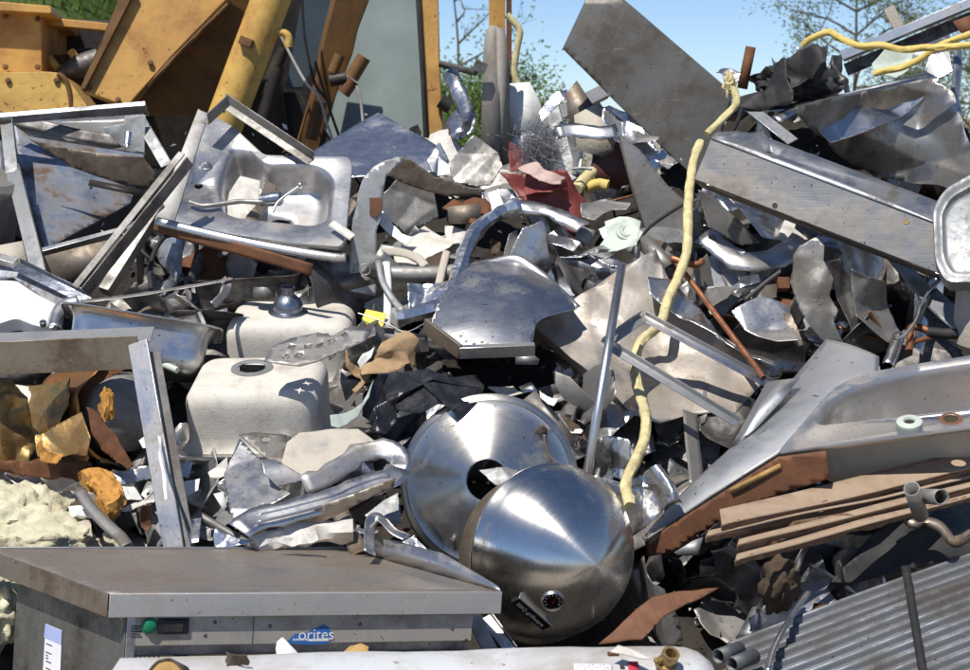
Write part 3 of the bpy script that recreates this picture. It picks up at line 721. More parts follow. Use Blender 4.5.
for pts, mt, nn, lab in (
    (((430, 375), (480, 370), (600, 470), (690, 580), (650, 610), (500, 500)), 'alu', (-.1, -.75, .66), 'bright crinkled aluminium strip under the tall panel'),
    (((455, 420), (540, 460), (670, 570), (640, 590), (560, 560), (450, 450)), 'steel_clean', (.1, -.6, .8), 'shiny creased sheet sliding down under the tall panel'),
    (((650, 590), (680, 555), (735, 600), (700, 645)), 'alu', (0, -.7, .8), 'small white folded metal corner below the tall panel')):
    sheet('creased_strip', lab, 'sheet metal', A3(*pts), mt, off=.15, n=nn, fold=.5, nf=4, ridge=.01)
strip('bent_strip', 'blue grey strip bent to a point in front of the leg bar', 'strip', [(556, 133), (575, 130), (600, 133), (618, 131)], .06, 'steel_clean', .1, up=(0, -.8, .5), cross=.002, wob=.4, k=3, sm=20)
sheet('maroon_sheet', 'dull maroon plate in shade below the leg bar', 'panel', [(590, 166), (602, 157), (619, 148), (650, 178), (632, 192), (598, 186)], 'darkred', off=.32, n=(.2, -1, -.1))
sheet('steel_plate', 'dark grey triangular plate with a bright edge behind the main yellow hose', 'plate', [(617, 133), (640, 150), (668, 186), (716, 228), (722, 247), (694, 252), (647, 236), (632, 192)], 'steel_dull', off=.12, n=(.1, -.9, .15), amp=.01, lips=((7, .03), (6, .03)))
sheet('steel_plate', 'brown grey plate lying under the rusty rod hook', 'plate', [(647, 236), (694, 252), (722, 290), (700, 300), (668, 285), (650, 262)], 'steel_brown', off=.22, n=(.1, -.9, .25), amp=.02)
# long box channel
a, b = P(702, 160, 6.15), P(948, 254, 5.85)
t = thing('steel_channel', 'long heavy steel channel with blue reflecting top lying across the heap', 'channel', (a + b) / 2)
ax = (b - a).normalized(); nd = V((-.1, -.97, .13)); nd = (nd - ax * nd.dot(ax)).normalized(); f = Fr(a, 0, 0, nd, u=ax); L = (b - a).length
box('web', f, 0, L, -.070, .078, -.006, 0, metal('channel_face', (.44, .405, .355), .25, (.17, .14, .11), .34, 3, brush='u', dent=.3, dirtmetal=.7), t)
n2 = V((.02, -.5, .87)); n2 = (n2 - ax * n2.dot(ax)).normalized(); f2 = Fr(f.w(0, .078, .004), 0, 0, n2, u=ax)
def chtop():
    lp = [V((0, 0)), V((L, 0)), V((L, .13)), V((.16, .13)), V((.13, .15)), V((.10, .12)), V((.0, .05))]
    bm, _ = poly_bm(f2, [lp, circ(.2, .045, .012, 10)], .06, lambda x, y: .004 * math.sin(y * 90))
    return bm
mk('top_flange', chtop(), 'steel_blue', t, th=.004)  # bluish top and brown web put their reflections into the base colour
box('bottom_flange', f, 0, L, -.073, -.0705, -.16, -.004, 'steel_brown', t)
lathe('bolt_hole', Fr(f.w(.29, -.055, .001), 0, 0, f.n), [(.009, 0), (.0088, .0015), (0, .001)], 'grease_shade', t, seg=12)  # black disc painted in for the shade inside the hole
lathe('bolt_hole', Fr(f.w(.71, .05, .001), 0, 0, f.n), [(.009, 0), (.0088, .0015), (0, .001)], 'brass', t, seg=12)
# crumpled big sheet behind the channel
t = sheet('crumpled_sheet', 'large dark crumpled steel sheet behind the long channel', 'sheet metal', ZT((300, 130), (440, 80), (780, 0), (830, 45), (905, 300), (870, 370), (640, 300), (470, 210), (380, 170)), 'sheet_grey', off=.1, n=(.03, -.98, .12), fold=.5, nf=8, ridge=.05, freq=3.2, amp=.02, jag=.012)
sheet('folded_flap', 'pale folded flap on top of the large crumpled sheet', 'sheet metal', ZT((480, 200), (620, 150), (825, 40), (790, 35), (640, 55), (540, 75), (410, 110), (430, 160)), 'steel_clean', off=-.06, n=(0, -.72, .69), fold=.45, nf=5, ridge=.03, freq=4)
strip('bent_strip', 'thin pale strip along the top of the large crumpled sheet', 'strip', [(775, 120, 0), (800, 109, 0), (860, 94, .05), (938, 73, .1)], .05, 'steel_clean', .0, up=(0, -.6, .8), cross=.006, wob=.2)
strip('bent_strip', 'curled thin strip sticking out beside the foam crumbs', 'strip', [(757, 109), (785, 108), (808, 102), (827, 89)], .035, 'steel_clean', .1, up=(0, -.6, .8), cross=.004)
bar('flat_bar', 'bluish flat bar crossing behind the end of the long channel', 'bar', (745, 104), (793, 142), .05, .006, 'steel_blue', .0, up=(.2, -.8, .5))
t = thing('rim_channel', 'long grey rim channel rising to the picture corner against the sky', 'channel', P(900, 40, 7.2))
a, b = P(842, 57, 7.2), P(985, -2, 7.05)
bar('rim', None, None, a, b, .035, .05, 'steel_brushed', up=(0, -1, .25), parent=t, world=True)
bar('inner_flange', None, None, a + V((.02, .02, -.05)), b + V((.02, .02, -.05)), .05, .01, 'steel_dark', up=(0, -1, .3), parent=t, world=True)
tube('yellow_hose', 'bright yellow hose end arching over the skyline beside black duct', 'hose', [P(*p, 6.75 - .02 * i) for i, p in enumerate(A4((345, 168), (375, 145), (440, 120), (480, 140), (520, 160), (570, 172), (640, 170), (720, 185), (800, 178), (850, 178), (920, 172), (1010, 165)))], .0125, 'hose_bright', world=True, wob=.3)
tube('yellow_hose', 'second yellow hose branch sloping up beneath the skyline hose', 'hose', [P(*p, 6.72 + .02 * i) for i, p in enumerate(A4((610, 275), (660, 262), (720, 250), (790, 215), (840, 180), (900, 152), (1010, 112))[::-1])], .0125, 'hose_bright', world=True, wob=.3)
bar('post_stub', 'short tan grey flat stub sticking up behind the rim channel', 'bar', P(*A4((705, 110))[0], 7.3), P(*A4((665, 28))[0], 7.3), .045, .008, 'tan_coat', up=(0, -1, .2), world=True)
tube('rusty_pipe', 'rusty pipe stub poking up at the skyline', 'pipe', [P(*p, 6.95) for p in A4((120, 330), (152, 175))], .0185, 'rust', world=True, hollow=True)
crumple('bent_sheet', 'silver wedge of bent sheet below the rusty pipe stub', 'sheet metal', 735, 74, .16, .13, 'steel', .25, n=(-.2, -.9, .4), spin=.6, folds=2, ang=60, seed=4)
t = thing('black_duct', 'crumpled black duct lying on the crest under the yellow hose', 'duct', P(780, 100, 6.9))
mk('duct_skin', crumple_bm(Fr(P(*A4((210, 340))[0], 6.85), 0, 0, (-.1, -.9, .4)), .24, .17, 91, 3, 60, .02), 'rubber', t, th=.003)
mk('duct_skin', crumple_bm(Fr(P(*A4((330, 270))[0], 6.85), 0, 0, (.1, -.8, .5)), .22, .14, 92, 2, 60, .02), 'rubber', t, th=.003)
mk('duct_body', blob_bm(P(*A4((320, 310))[0], 6.98), .16, .1, .075, .3, 2.2, 4), 'rubber', t)
crumple('plastic_film', 'grey blue plastic film draped under the yellow hose end', 'plastic film', 813, 66, .14, .17, 'steel_blue', .18, n=(0, -1, .1), folds=2, ang=40, amp=.03, seed=9, freq=10)
crumple('black_scrap', 'black crumpled lump beside the grey blue plastic film', 'scrap', 840, 78, .15, .13, 'steel_dark', .15, n=(.2, -.8, .4), folds=3, ang=80, amp=.03, seed=12)
sheet('green_sheet', 'pale green ribbed panel behind the two skyline hoses', 'panel', A4((600, 245), (650, 190), (760, 195), (740, 260), (690, 300), (610, 280)), 'green_pale', d=6.95, n=(0, -.8, .5), fold=.2)
crumple('bent_sheet', 'bent bright sheet tucked beneath the rim channel', 'sheet metal', 930, 45, .22, .1, 'steel_blue', .25, n=(0, -.6, .8), folds=2, ang=50, seed=14)
sheet('rusty_plate', 'small rusty red plate at the edge beside the yellow hoses', 'plate', A4((905, 80), (975, 55), (975, 150), (930, 120)), 'rust_orange', d=6.95, n=(-.2, -.9, .3))
strip('bent_strip', 'narrow bluish strip hanging with a curled tip at the dark gap', 'strip', [(958, 50, .1), (957, 75, .05), (955, 98, 0), (958, 112, -.03), (953, 120, -.06)], .045, 'steel_blue', .1, up=(.2, -1, 0), cross=.01)
sheet('sheet_scrap', 'plain grey sheet showing behind the curled tip strip', 'sheet metal', A4((820, 205), (890, 190), (900, 270), (860, 290), (800, 260)), 'steel', d=6.9, n=(0, -.8, .5), fold=.2)
mk('foam_crumbs', blob_bm(P(729, 84, 6.35), .02, .02, .034, .6, 2.2, 3), 'hose', label='torn yellow foam crumbs at the frayed hose break', cat='foam')
tube('yellow_hose', 'frayed short yellow hose piece hanging at the tall panel corner', 'hose', [P(*p, 6.3 - .02 * i) for i, p in enumerate(A3((945, 325), (955, 380), (935, 410), (905, 440), (875, 470), (845, 500)))], .013, 'hose', world=True, wob=.3)
tube('black_cable', 'short black cable dangling beside the frayed yellow hose', 'cable', [P(*p, 6.25) for p in A3((975, 400), (960, 450), (935, 500))], .008, 'rubber', world=True)
# below the channel
sheet('crumpled_sheet', 'bright crumpled aluminium sheet glaring under the long channel', 'sheet metal', ZT((75, 330), (200, 370), (430, 440), (480, 500), (380, 520), (255, 530), (160, 440)), 'alu', off=.12, n=(.02, -.82, .57), fold=.35, nf=6, ridge=.03, freq=5, amp=.02)
strip('crinkled_strip', 'crinkled bluish metal strip with torn fringed end', 'strip', [(703, 235, -.02), (722, 250, 0), (745, 262, .0), (775, 258, .03), (803, 240, .08)], .085, 'steel', .02, up=(0, -.75, .6), cross=.006, wob=.7, k=3, sm=22)
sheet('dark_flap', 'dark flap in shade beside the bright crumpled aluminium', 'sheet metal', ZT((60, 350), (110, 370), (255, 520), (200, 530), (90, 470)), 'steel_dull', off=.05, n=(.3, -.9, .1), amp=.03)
t = thing('torn_sheet', 'tall torn crumpled steel sheet with jagged edge near copper elbow', 'sheet metal', Q(815, 330, -.1))
sheet('torn_skin', None, None, ZT((365, 560), (385, 530), (440, 505), (465, 530), (460, 575), (490, 640), (480, 690), (505, 735), (495, 770), (520, 840), (455, 835), (390, 740), (355, 650)), 'steel_dull', off=-.08, n=(-.35, -.9, .15), fold=.25, ridge=.03, freq=5, amp=.02, jag=.005, parent=t, bow=('u', .03))
sheet('torn_top', None, None, ZT((385, 530), (440, 503), (495, 510), (522, 545), (500, 565), (455, 580), (430, 550)), 'steel_clean', off=-.1, n=(-.1, -.5, .85), fold=.3, ridge=.02, freq=6, parent=t)
sheet('torn_side', None, None, ZT((465, 580), (500, 570), (560, 640), (570, 800), (520, 840), (500, 720)), 'steel_dark', off=-.02, n=(.5, -.85, .1), fold=.3, parent=t)
t = sheet('crumpled_sheet', 'creased grey sheet leaning between torn sheet and copper elbow', 'sheet metal', A8((490, 430), (560, 455), (640, 465), (665, 540), (720, 690), (640, 690), (520, 600)), 'steel_dull', off=.04, n=(.1, -.92, .3), fold=.4, nf=5, ridge=.04, freq=4, jag=.005)
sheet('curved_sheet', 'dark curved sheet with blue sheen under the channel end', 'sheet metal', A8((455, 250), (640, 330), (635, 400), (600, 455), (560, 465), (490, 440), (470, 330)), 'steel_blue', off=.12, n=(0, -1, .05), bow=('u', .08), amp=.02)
t = thing('tub_corner', 'pale stamped steel tub with rounded rim at the picture edge', 'tub', P(955, 285, 5.75))
f = Fr(985, 225, 5.72, (-.35, -.85, .4), u=(1, -.35, .1))
lo = fillet([f.l(p) for p in ((932, 208), (944, 188), (985, 165), (1060, 165), (1060, 300), (975, 283), (945, 284), (934, 262))], .03)
lo = lo if sum(lo[i - 1][0] * lo[i][1] - lo[i][0] * lo[i - 1][1] for i in range(len(lo))) > 0 else lo[::-1]
bm = bmesh.new(); loft(bm, f, [(scl(lo, 1.02), -.06), (scl(lo, 1.0), -.01), (scl(lo, .97), 0), (scl(lo, .90), 0), (scl(lo, .87), -.006), (scl(lo, .80), -.006), (scl(lo, .77), -.02), (scl(lo, .7), -.025)], True)
mk('stamped_rim', bm, 'galv', t, smooth=60)
lathe('drum', Fr(990, 305, 5.8, (0, -.2, 1)), [(0, .06), (.1, .06), (.11, .04), (.11, -.12)], 'tan_coat', None, 'tan drum end beneath the pale stamped tub', 'drum', seg=32)
t = thing('flat_rail', 'pale blue grey flat rail slanting down beside the pale tub', 'rail', Q(930, 330, -.05))
bar('light_rail', None, None, (885, 245), (929, 298), .055, .012, 'galv', -.05, up=(.1, -.8, .6), parent=t)
bar('dark_rail', None, None, (927, 293), (968, 330), .075, .012, 'steel_blue', -.07, up=(.1, -.8, .6), parent=t)
sheet('dull_plate', 'small dull plate with a white scratch beside the flat rail', 'plate', [(898, 250), (928, 243), (930, 278), (915, 272)], 'tan_coat', off=.05, n=(0, -.8, .4))
t = thing('copper_elbow', 'tarnished copper pipe bent square with a black fitting', 'pipe', Q(915, 345, -.05))
tube('copper_pipe', None, None, [(909, 352), (910, 338), (911, 328), (918, 327), (929, 331)], .0125, 'copper', -.05, parent=t, smooth=3)
tube('copper_pipe', None, None, [(907, 344), (918, 341), (930, 337)], .009, 'copper', -.03, parent=t, smooth=0)
tube('black_fitting', None, None, [(927, 332), (945, 334), (975, 333)], .018, 'rubber', -.05, parent=t, smooth=0)
tube('wire', 'thin grey wires looping down to the copper elbow', 'wire', [(943, 278), (930, 290), (921, 305), (916, 320), (905, 335), (895, 339)], .005, 'steel', -.12)
tube('wire', 'dark wire curling beside the flat rail', 'wire', [(950, 272), (935, 285), (928, 300), (918, 325)], .006, 'rubber', -.1)
strip('bright_bracket', 'bright punched metal strip standing beside the copper elbow', 'bracket', [(923, 318), (921, 335), (917, 352)], .05, 'alu', .05, up=(.3, -1, .1), cross=.008)
strip('bright_bracket', 'bright narrow folded strip just before the copper elbow', 'bracket', [(899, 335), (894, 350), (888, 366)], .04, 'alu', 0, up=(-.2, -1, .3), cross=.015)
for pts, mt, lab, nn in (
    (((75, 590), (190, 545), (290, 560), (330, 700), (250, 700), (130, 640)), 'steel', 'grey creased offcut lying before the torn sheet', (0, -.55, .8)),
    (((-5, 480), (60, 455), (100, 470), (60, 530), (0, 560)), 'steel_dull', 'dull offcut between rusty rod and torn sheet', (0, -.6, .8)),
    (((150, 490), (250, 455), (250, 500), (155, 540)), 'steel_brown', 'flat brown strip offcut beside the little rusty block', (0, -.7, .7)),
    (((105, 440), (180, 420), (190, 460), (110, 480)), 'alu', 'bright curled offcut above the flat brown strip', (0, -.6, .8)),
    (((280, 560), (310, 570), (345, 690), (320, 700)), 'steel_brown', 'narrow brown tab before the torn sheet', (.2, -.9, .3))):
    sheet('sheet_offcut', lab, 'sheet metal', A8(*pts), mt, off=.0, n=nn, fold=.25, nf=3, ridge=.015)
box('rusty_block', Fr(783, 284, D(284) + .02, (0, -.9, .3)), -.02, .02, -.02, .02, -.03, .02, 'rust', None, 'little rusty block wedged beside the torn sheet', 'block')
tube('thin_rod', 'thin dark rod running up to the rusty block', 'rod', [(745, 300), (765, 283), (780, 272)], .007, 'steel_dark', -.02)
bar('small_bracket', 'small dark bracket sticking out under the bright crumpled aluminium', 'bracket', (800, 224), (818, 238), .045, .02, 'steel_dark', -.02, kind='U')

# ------------------------------------------------------------------ centre: tan sheet, frame, hose, rods
t = sheet('tan_sheet', 'large tan grey sheet tray lying under the open frame and hose', 'sheet metal', ZQ((35, 252), (370, 85), (410, 150), (560, 280), (700, 385), (600, 490), (470, 500), (385, 528), (310, 510), (245, 430)), metal('tan_filmed_steel', (.55, .51, .46), .36, (.30, .25, .2), .5, 5, dent=.2, dirtmetal=.5), off=.12, n=(.05, -.62, .78), fold=.13, nf=5, ridge=.04, freq=4, lips=((9, -.035), (8, -.02)))
t = sheet('crumpled_foil', 'long bright crumpled metal strip running beside the rusty rod', 'sheet metal', ZQ((355, 105), (420, 108), (560, 250), (690, 330), (722, 358), (700, 378), (600, 330), (480, 242), (360, 150)), 'alu', off=-.0, n=(.2, -.62, .75), fold=.5, nf=6, ridge=.03, freq=6)
tube('rusty_rod', 'long rusty rod with hooked end leaning by the yellow hose', 'rod', [*ZQ((425, 50), (500, 145), (590, 265), (640, 330), (680, 385))], .0095, 'copper', -.06)
tube('rusty_hook', 'short rusty hook curled round the yellow hose', 'hook', [*ZQ((428, 52), (455, 62), (480, 68), (502, 66), (508, 58))], .0115, 'copper', -.08)
tube('steel_pipe', 'straight polished steel pipe standing among the scraps', 'pipe', [P(*ZQ((284, 72))[0], 5.62), P(*ZQ((188, 655))[0], 5.15)], .0125, 'steel_brushed', world=True, hollow=True, seg=20)
t = thing('open_frame', 'open rectangular aluminium frame lying over the yellow hose', 'frame', Q(668, 380, -.25))
p1, p2, p3, p4 = [V(q) for q in (P(*ZQ((240, 287))[0], 5.5), P(*ZQ((347, 212))[0], 5.68), P(*ZQ((700, 402))[0], 5.62), P(*ZQ((608, 508))[0], 5.4))]
nf_ = (p2 - p1).cross(p3 - p2).normalized(); nf_ = nf_ if nf_.z > 0 else -nf_
for a, b in ((p1, p4), (p2, p3), (p1, p2)): bar('frame_rail', None, None, a, b, .032, .018, 'galv' if a is p1 else 'steel_brushed', kind='L', up=nf_, parent=t, world=True, th=.004)
hp = [(733, 97, .2), (723, 118, .1), (711, 127, .02), (700, 143, -.02), (694, 160, -.06), (690, 185, -.1), (688, 208, -.12), (687, 249, -.14), (679, 275, -.12), (668, 300, -.1), (662, 321, -.08), (652, 332, -.03), (640, 343, 0), (635, 365, .0), (638, 389, .0), (645, 413, -.04), (645, 437, -.08), (634, 464, -.12), (626, 483, -.14), (630, 506, -.12)]
t = tube('yellow_hose', 'thick pale yellow foam hose winding down through the heap', 'hose', hp[3:], .0162, 'hose', -.02, wob=.26, seg=16)
roughen(t, .002, 60)
tube('black_cable', 'black cable looping behind the thick yellow hose', 'cable', [(684, 204), (668, 214), (650, 227), (641, 240), (637, 262), (632, 275), (626, 285)], .006, 'rubber', -.02)
tube('conduit', 'grey conduit tube end lying by the rusty hook', 'pipe', [*ZQ((345, 5), (380, 40), (420, 85))], .028, 'steel_dull', .0, smooth=0, hollow=True)
sheet('folded_leaf', 'dull flap leaning behind the rusty rod hook', 'sheet metal', ZQ((480, 80), (520, 40), (545, 125), (500, 130)), 'steel_brown', off=.02, n=(.3, -.8, .4), fold=.2)
sheet('rag_leaf', 'grey ragged flap beside the rusty rod', 'sheet metal', ZQ((520, 150), (600, 120), (625, 140), (570, 200), (530, 190)), 'steel_dull', off=.05, n=(0, -.6, .8), ridge=.03, freq=7, fold=.3)

def sink_body(name, fr, outer, basins, holes=(), mat='steel', parent=None, lip=.02, th=.0015, smooth=50):
    """pressed sink: deck with openings, tubs hanging below, turned down rim. basins: (loop, depth, draft, rad, drain2d)"""
    def ccw(l): return l if sum(l[i - 1][0] * l[i][1] - l[i][0] * l[i - 1][1] for i in range(len(l))) > 0 else l[::-1]
    outer = ccw(outer); basins = [(ccw(b[0]), *b[1:]) for b in basins]
    bm, _ = poly_bm(fr, [outer] + [b[0] for b in basins] + list(holes), 0)
    for lo, dep, draft, rad, dr in basins:
        rings, dc = tub_rings(lo, dep, draft, rad, dr); loft(bm, fr, rings)
        c = circ(dc.x, dc.y, .04, 20)
    if lip:
        loft(bm, fr, [(outer, 0), (scl(outer, 1.006), -.004), (scl(outer, 1.008), -lip)])
    bmesh.ops.remove_doubles(bm, verts=bm.verts[:], dist=2e-4); bmesh.ops.recalc_face_normals(bm, faces=bm.faces[:])
    return mk(name, bm, mat, parent, th=th, smooth=smooth)
def upturned(name, fr, W, H, dep, mat, parent, flange=.02, drain=(0, 0), rad=.06, draft=.9, dr=.045):
    lo = fillet([V((-W / 2, -H / 2)), V((W / 2, -H / 2)), V((W / 2, H / 2)), V((-W / 2, H / 2))], rad, 6)
    bm = bmesh.new(); rings, dc = tub_rings(lo, dep, draft, .05, V(drain), dr, sign=1)
    loft(bm, fr, [(scl(lo, 1 + flange * 4), -.012), (scl(lo, 1 + flange * 4), .0)] + rings)
    return mk(name, bm, mat, parent, th=.002, smooth=60)

# ================================================================== left: cabinet, rails, steel sink
t = thing('steel_cabinet', 'open battered steel cabinet lying on its side below the yellow machine', 'cabinet', Q(75, 280, .1))
sheet('back_panel', None, None, ZL((32, 82), (385, 70), (388, 175), (350, 305), (120, 438), (62, 245)), 'mottled', off=.3, n=(.25, -.55, .8), fold=.02, nf=3, ridge=.012, freq=4, parent=t)
bar('top_rim', None, None, (-12, 120), (146, 107), .02, .045, 'steel_blue', -.02, up=(0, -.8, .6), parent=t)
sheet('inner_lip', None, None, ZL((35, 92), (385, 75), (385, 172), (330, 165), (80, 125)), 'steel_dull', off=.15, n=(.0, -1, .1), parent=t, amp=.01)
sheet('curved_flap', None, None, ZL((80, 128), (160, 148), (260, 165), (385, 176), (425, 225), (400, 262), (300, 240), (200, 205)), 'steel_brown', off=-.03, n=(0, -.85, -.2), bow=('v', .02), parent=t, th=.003)
strip('upper_blade', None, None, [*ZL((40, 80), (110, 95), (200, 118), (330, 138))], .045, 'steel_dark', .08, up=(0, -.9, .3), parent=t)
sheet('corner_gusset', None, None, ZL((335, 70), (392, 68), (388, 170), (340, 165), (275, 102), (330, 92)), 'galv', off=.0, n=(.0, -1, .15), fold=.15, parent=t)
f = Fr(*ZL((343, 128))[0], D(140) - .03, (0, -.45, -.9)); lathe('hinge_pin', f, [(0, -.02), (.014, -.02), (.014, .028), (.009, .03), (.009, .042), (0, .042)], 'alu', t, seg=20)
bar('side_strut', None, None, *ZL((370, 72), (445, 200)), .04, .01, 'galv', .0, up=(0, -.8, .6), parent=t, kind='L')
bar('upright', None, None, *ZL((16, 85), (30, 215)), .05, .02, 'galv', -.02, up=(0, -1, .2), parent=t, kind='L')
bar('upright', None, None, *ZL((32, 210), (105, 500)), .055, .02, 'galv', -.02, up=(0, -1, .2), parent=t, kind='L')
bar('bottom_rail', None, None, *ZL((112, 440), (370, 372)), .02, .04, 'steel', .02, up=(0, -.6, .8), parent=t)
sheet('floor_panel', None, None, ZL((118, 445), (375, 380), (345, 480), (180, 540), (130, 500)), 'steel_brown', off=.06, n=(.1, -1, .1), parent=t)
sheet('slot_shade', None, None, ZL((242, 240), (385, 268), (378, 285), (236, 256)), 'grease_shade', off=.03, n=(0, -.8, .6), parent=t)  # dark strip standing for the shade in the open slot
mk('drum', lathe_bm(Fr(P(-40, 222, 6.55), 0, 0, (.25, -.2, .95)), [(0, .2), (.18, .2), (.2, .18), (.2, -.2)], 36), 'tank_metal', label='grey drum partly outside the picture beside the battered cabinet', cat='drum', smooth=40)
sheet('tan_plate', 'tan stained plate at the picture edge below the grey drum', 'plate', ZL((-20, 420), (60, 405), (75, 470), (20, 490), (-20, 480)), 'tan_coat', off=.05, n=(0, -.8, .6))
sheet('blue_plate', 'bluish scratched plate at the picture edge above the grey drum', 'plate', ZL((-20, 130), (15, 140), (20, 240), (-20, 250)), 'mottled', off=.05, n=(0, -.8, .6))
t = thing('angle_rail', 'long scuffed steel angle rail leaning from the chrome tub up to the sink', 'rail', Q(120, 270, -.1))
bar('top_flange', None, None, P(75, 287, 5.85), P(182, 153, 6.05), .028, .006, 'steel_dull', up=(-.2, -.7, .7), parent=t, world=True)
bar('side_flange', None, None, P(85, 292, 5.86), P(190, 161, 6.06), .006, .05, 'steel_dark', up=(-.2, -.7, .7), parent=t, world=True)
bar('square_rail', 'dark square rail running beneath the scuffed angle rail', 'rail', P(105, 292, 6.0), P(160, 205, 6.2), .04, .04, 'steel_dull', world=True)
tube('black_cable', 'black cable loop hanging under the rusted edge of the stainless sink', 'cable', [*ZL((478, 388), (440, 395), (412, 440), (402, 490), (405, 535))], .0085, 'rubber', -.1)
bar('angle_iron', 'grey angle frame piece behind the stainless sink with faucet parts', 'frame', P(*ZS((265, 32))[0], 6.55), P(*ZS((545, 218))[0], 6.35), .03, .045, 'steel_dull', kind='L', up=(.2, -.75, .6), world=True, th=.004)
bar('angle_iron', 'short grey angle piece meeting the frame above the stainless sink', 'frame', P(*ZS((272, 30))[0], 6.5), P(*ZS((205, 90))[0], 6.4), .03, .045, 'steel_dull', kind='L', up=(-.2, -.75, .6), world=True, th=.004)
sheet('blue_sheet', 'flat steel panel with pointed corner reflecting blue sky below the cab', 'panel', A2((235, 590), (515, 420), (735, 545), (715, 645), (420, 660), (300, 640)), metal('sky_tinted_flat_panel', (.42, .46, .56), .3, (.45, .42, .36), .25, 4, dent=.05), d=6.75, n=(.0, -.45, .89), amp=.008, fold=.02, th=.004)  # blue of the reflected sky is tinted into the base colour

# stainless sink with faucet stems
t = thing('kitchen_sink', 'tilted stainless kitchen sink with loose faucet stems and rusted front edge', 'sink', Q(250, 270, -.1))
fr = Fr(250, 180, D(180) - .18, (.04, -.61, .79))
outer = fillet([fr.l(p) for p in ZS((186, 62), (235, 84), (300, 120), (395, 208), (500, 212), (664, 214), (676, 240), (655, 470), (640, 500), (500, 490), (300, 462), (46, 420))], .018, 3)
opening = fillet([fr.l(p) for p in ZS((285, 178), (345, 185), (400, 236), (480, 232), (590, 236), (630, 285), (612, 420), (560, 440), (300, 412), (250, 390), (245, 300))], .05, 5)
dc = fr.l(ZS((440, 350))[0])
holes = [[V((p.x, p.y)) for p in circ(fr.l(ZS((187, 308))[0]).x, fr.l(ZS((187, 308))[0]).y, .015, 14)]]
body = sink_body('body', fr, outer, [(opening, .125, .84, .045, dc)], holes, metal('white_hazed_steel', (.62, .62, .62), .3, (.34, .26, .19), .28, 5, dent=.12, dirtmetal=.5), t, lip=.015)
sheet('side_flange', None, None, ZS((186, 62), (215, 85), (108, 425), (46, 420)), 'offwhite', fr=Fr(fr.w(0, 0, .004), 0, 0, fr.n, fr.u), parent=t, th=.004)
strip('rusted_edge', None, None, [(154, 225, 0), (190, 236, 0), (250, 252, 0), (312, 270, 0)], .042, 'rust_orange', -.22, up=(0, -1, -.15), parent=t)
strip('front_trim', None, None, [(156, 221), (200, 232), (260, 245), (330, 257), (346, 258)], .03, 'steel', -.25, up=(0, -1, .3), parent=t, cross=.004)
sheet('torn_corner', None, None, ZS((500, 455), (660, 472), (662, 500), (640, 520), (600, 560), (500, 540)), 'tan_coat', fr=Fr(fr.w(0, 0, -.018), 0, 0, (0, -.9, .4), fr.u), parent=t, fold=.2)
tubl = thing('underside', None, None, t.location); 
bpy.data.objects.remove(tubl)
lathe('faucet_knob', Fr(fr.hit(*ZS((212, 248))[0]), 0, 0, fr.n + V((-.1, 0, 0))), [(.021, 0), (.02, .006), (.014, .01), (.013, .018), (.008, .024), (0, .025)], 'steel_clean', t, seg=24)
tube('drain_pipe', 'grey green bent faucet stem lying across the stainless sink', 'faucet', [fr.hit(*p) + fr.n * .02 for p in ZS((160, 372), (200, 384), (260, 378), (320, 370), (385, 372), (430, 368))], .0085, 'steel_dull', world=True, wob=.2)
t2 = thing('faucet', 'chrome faucet body with lever lying in the stainless sink', 'faucet', fr.hit(*ZS((430, 385))[0]))
lathe('faucet_body', Fr(fr.hit(*ZS((450, 368))[0]) + fr.n * .03, 0, 0, (.95, -.2, .1)), [(0, -.07), (.022, -.07), (.024, -.03), (.024, .0), (.018, .006), (0, .008)], 'chrome_dark', t2, seg=24)
tube('lever', None, None, [fr.hit(*p) + fr.n * (.03 + .012 * i) for i, p in enumerate(ZS((425, 412), (440, 390), (475, 370), (515, 352)))], .005, 'steel_clean', parent=t2, world=True)
mk('lever_ball', blob_bm(fr.hit(*ZS((514, 353))[0]) + fr.n * .07, .011, .011, .011, .02, 1, 1, 2), 'steel_clean', t2)
sheet('bent_tab', 'olive bent metal tab standing in the stainless sink', 'sheet metal', ZS((395, 290), (438, 305), (425, 350), (372, 415), (330, 412), (378, 355)), 'steel_brown', fr=Fr(fr.w(0, 0, .05), 0, 0, (.3, -.8, .4)), fold=.3)
sheet('white_paper', 'white sheet lying inside the stainless sink bowl', 'sheet metal', ZS((320, 278), (385, 290), (380, 360), (330, 420), (268, 408), (285, 330)), 'offwhite', fr=Fr(fr.w(0, 0, -.05), 0, 0, fr.n + V((.0, -.1, .1))), amp=.01)
# dark steel tub under it
f = Fr(250, 262, D(262) + .12, (0, -.15, -1)); 
bm = bmesh.new(); lo = fillet([V((-.2, -.17)), V((.2, -.17)), V((.2, .17)), V((-.2, .17))], .06, 5)
rings, _ = tub_rings(lo, .13, .9, .04, None, .045, 1); loft(bm, Fr(f.o, 0, 0, (.06, .25, -.97), V((1, 0, .0))), rings)
mk('dark_tub', bm, 'steel_dark', label='dark browned tub underside hanging below the stainless sink', cat='tub', th=.002, smooth=60)
lathe('drain_ring', Fr(265, 291, D(290) + .02, (0, .1, 1)), [(.038, -.02), (.04, .0), (.036, .012), (.025, .012)], 'steel_dull', None, 'small steel drain ring beneath the dark browned tub', 'ring', seg=28, th=.002)

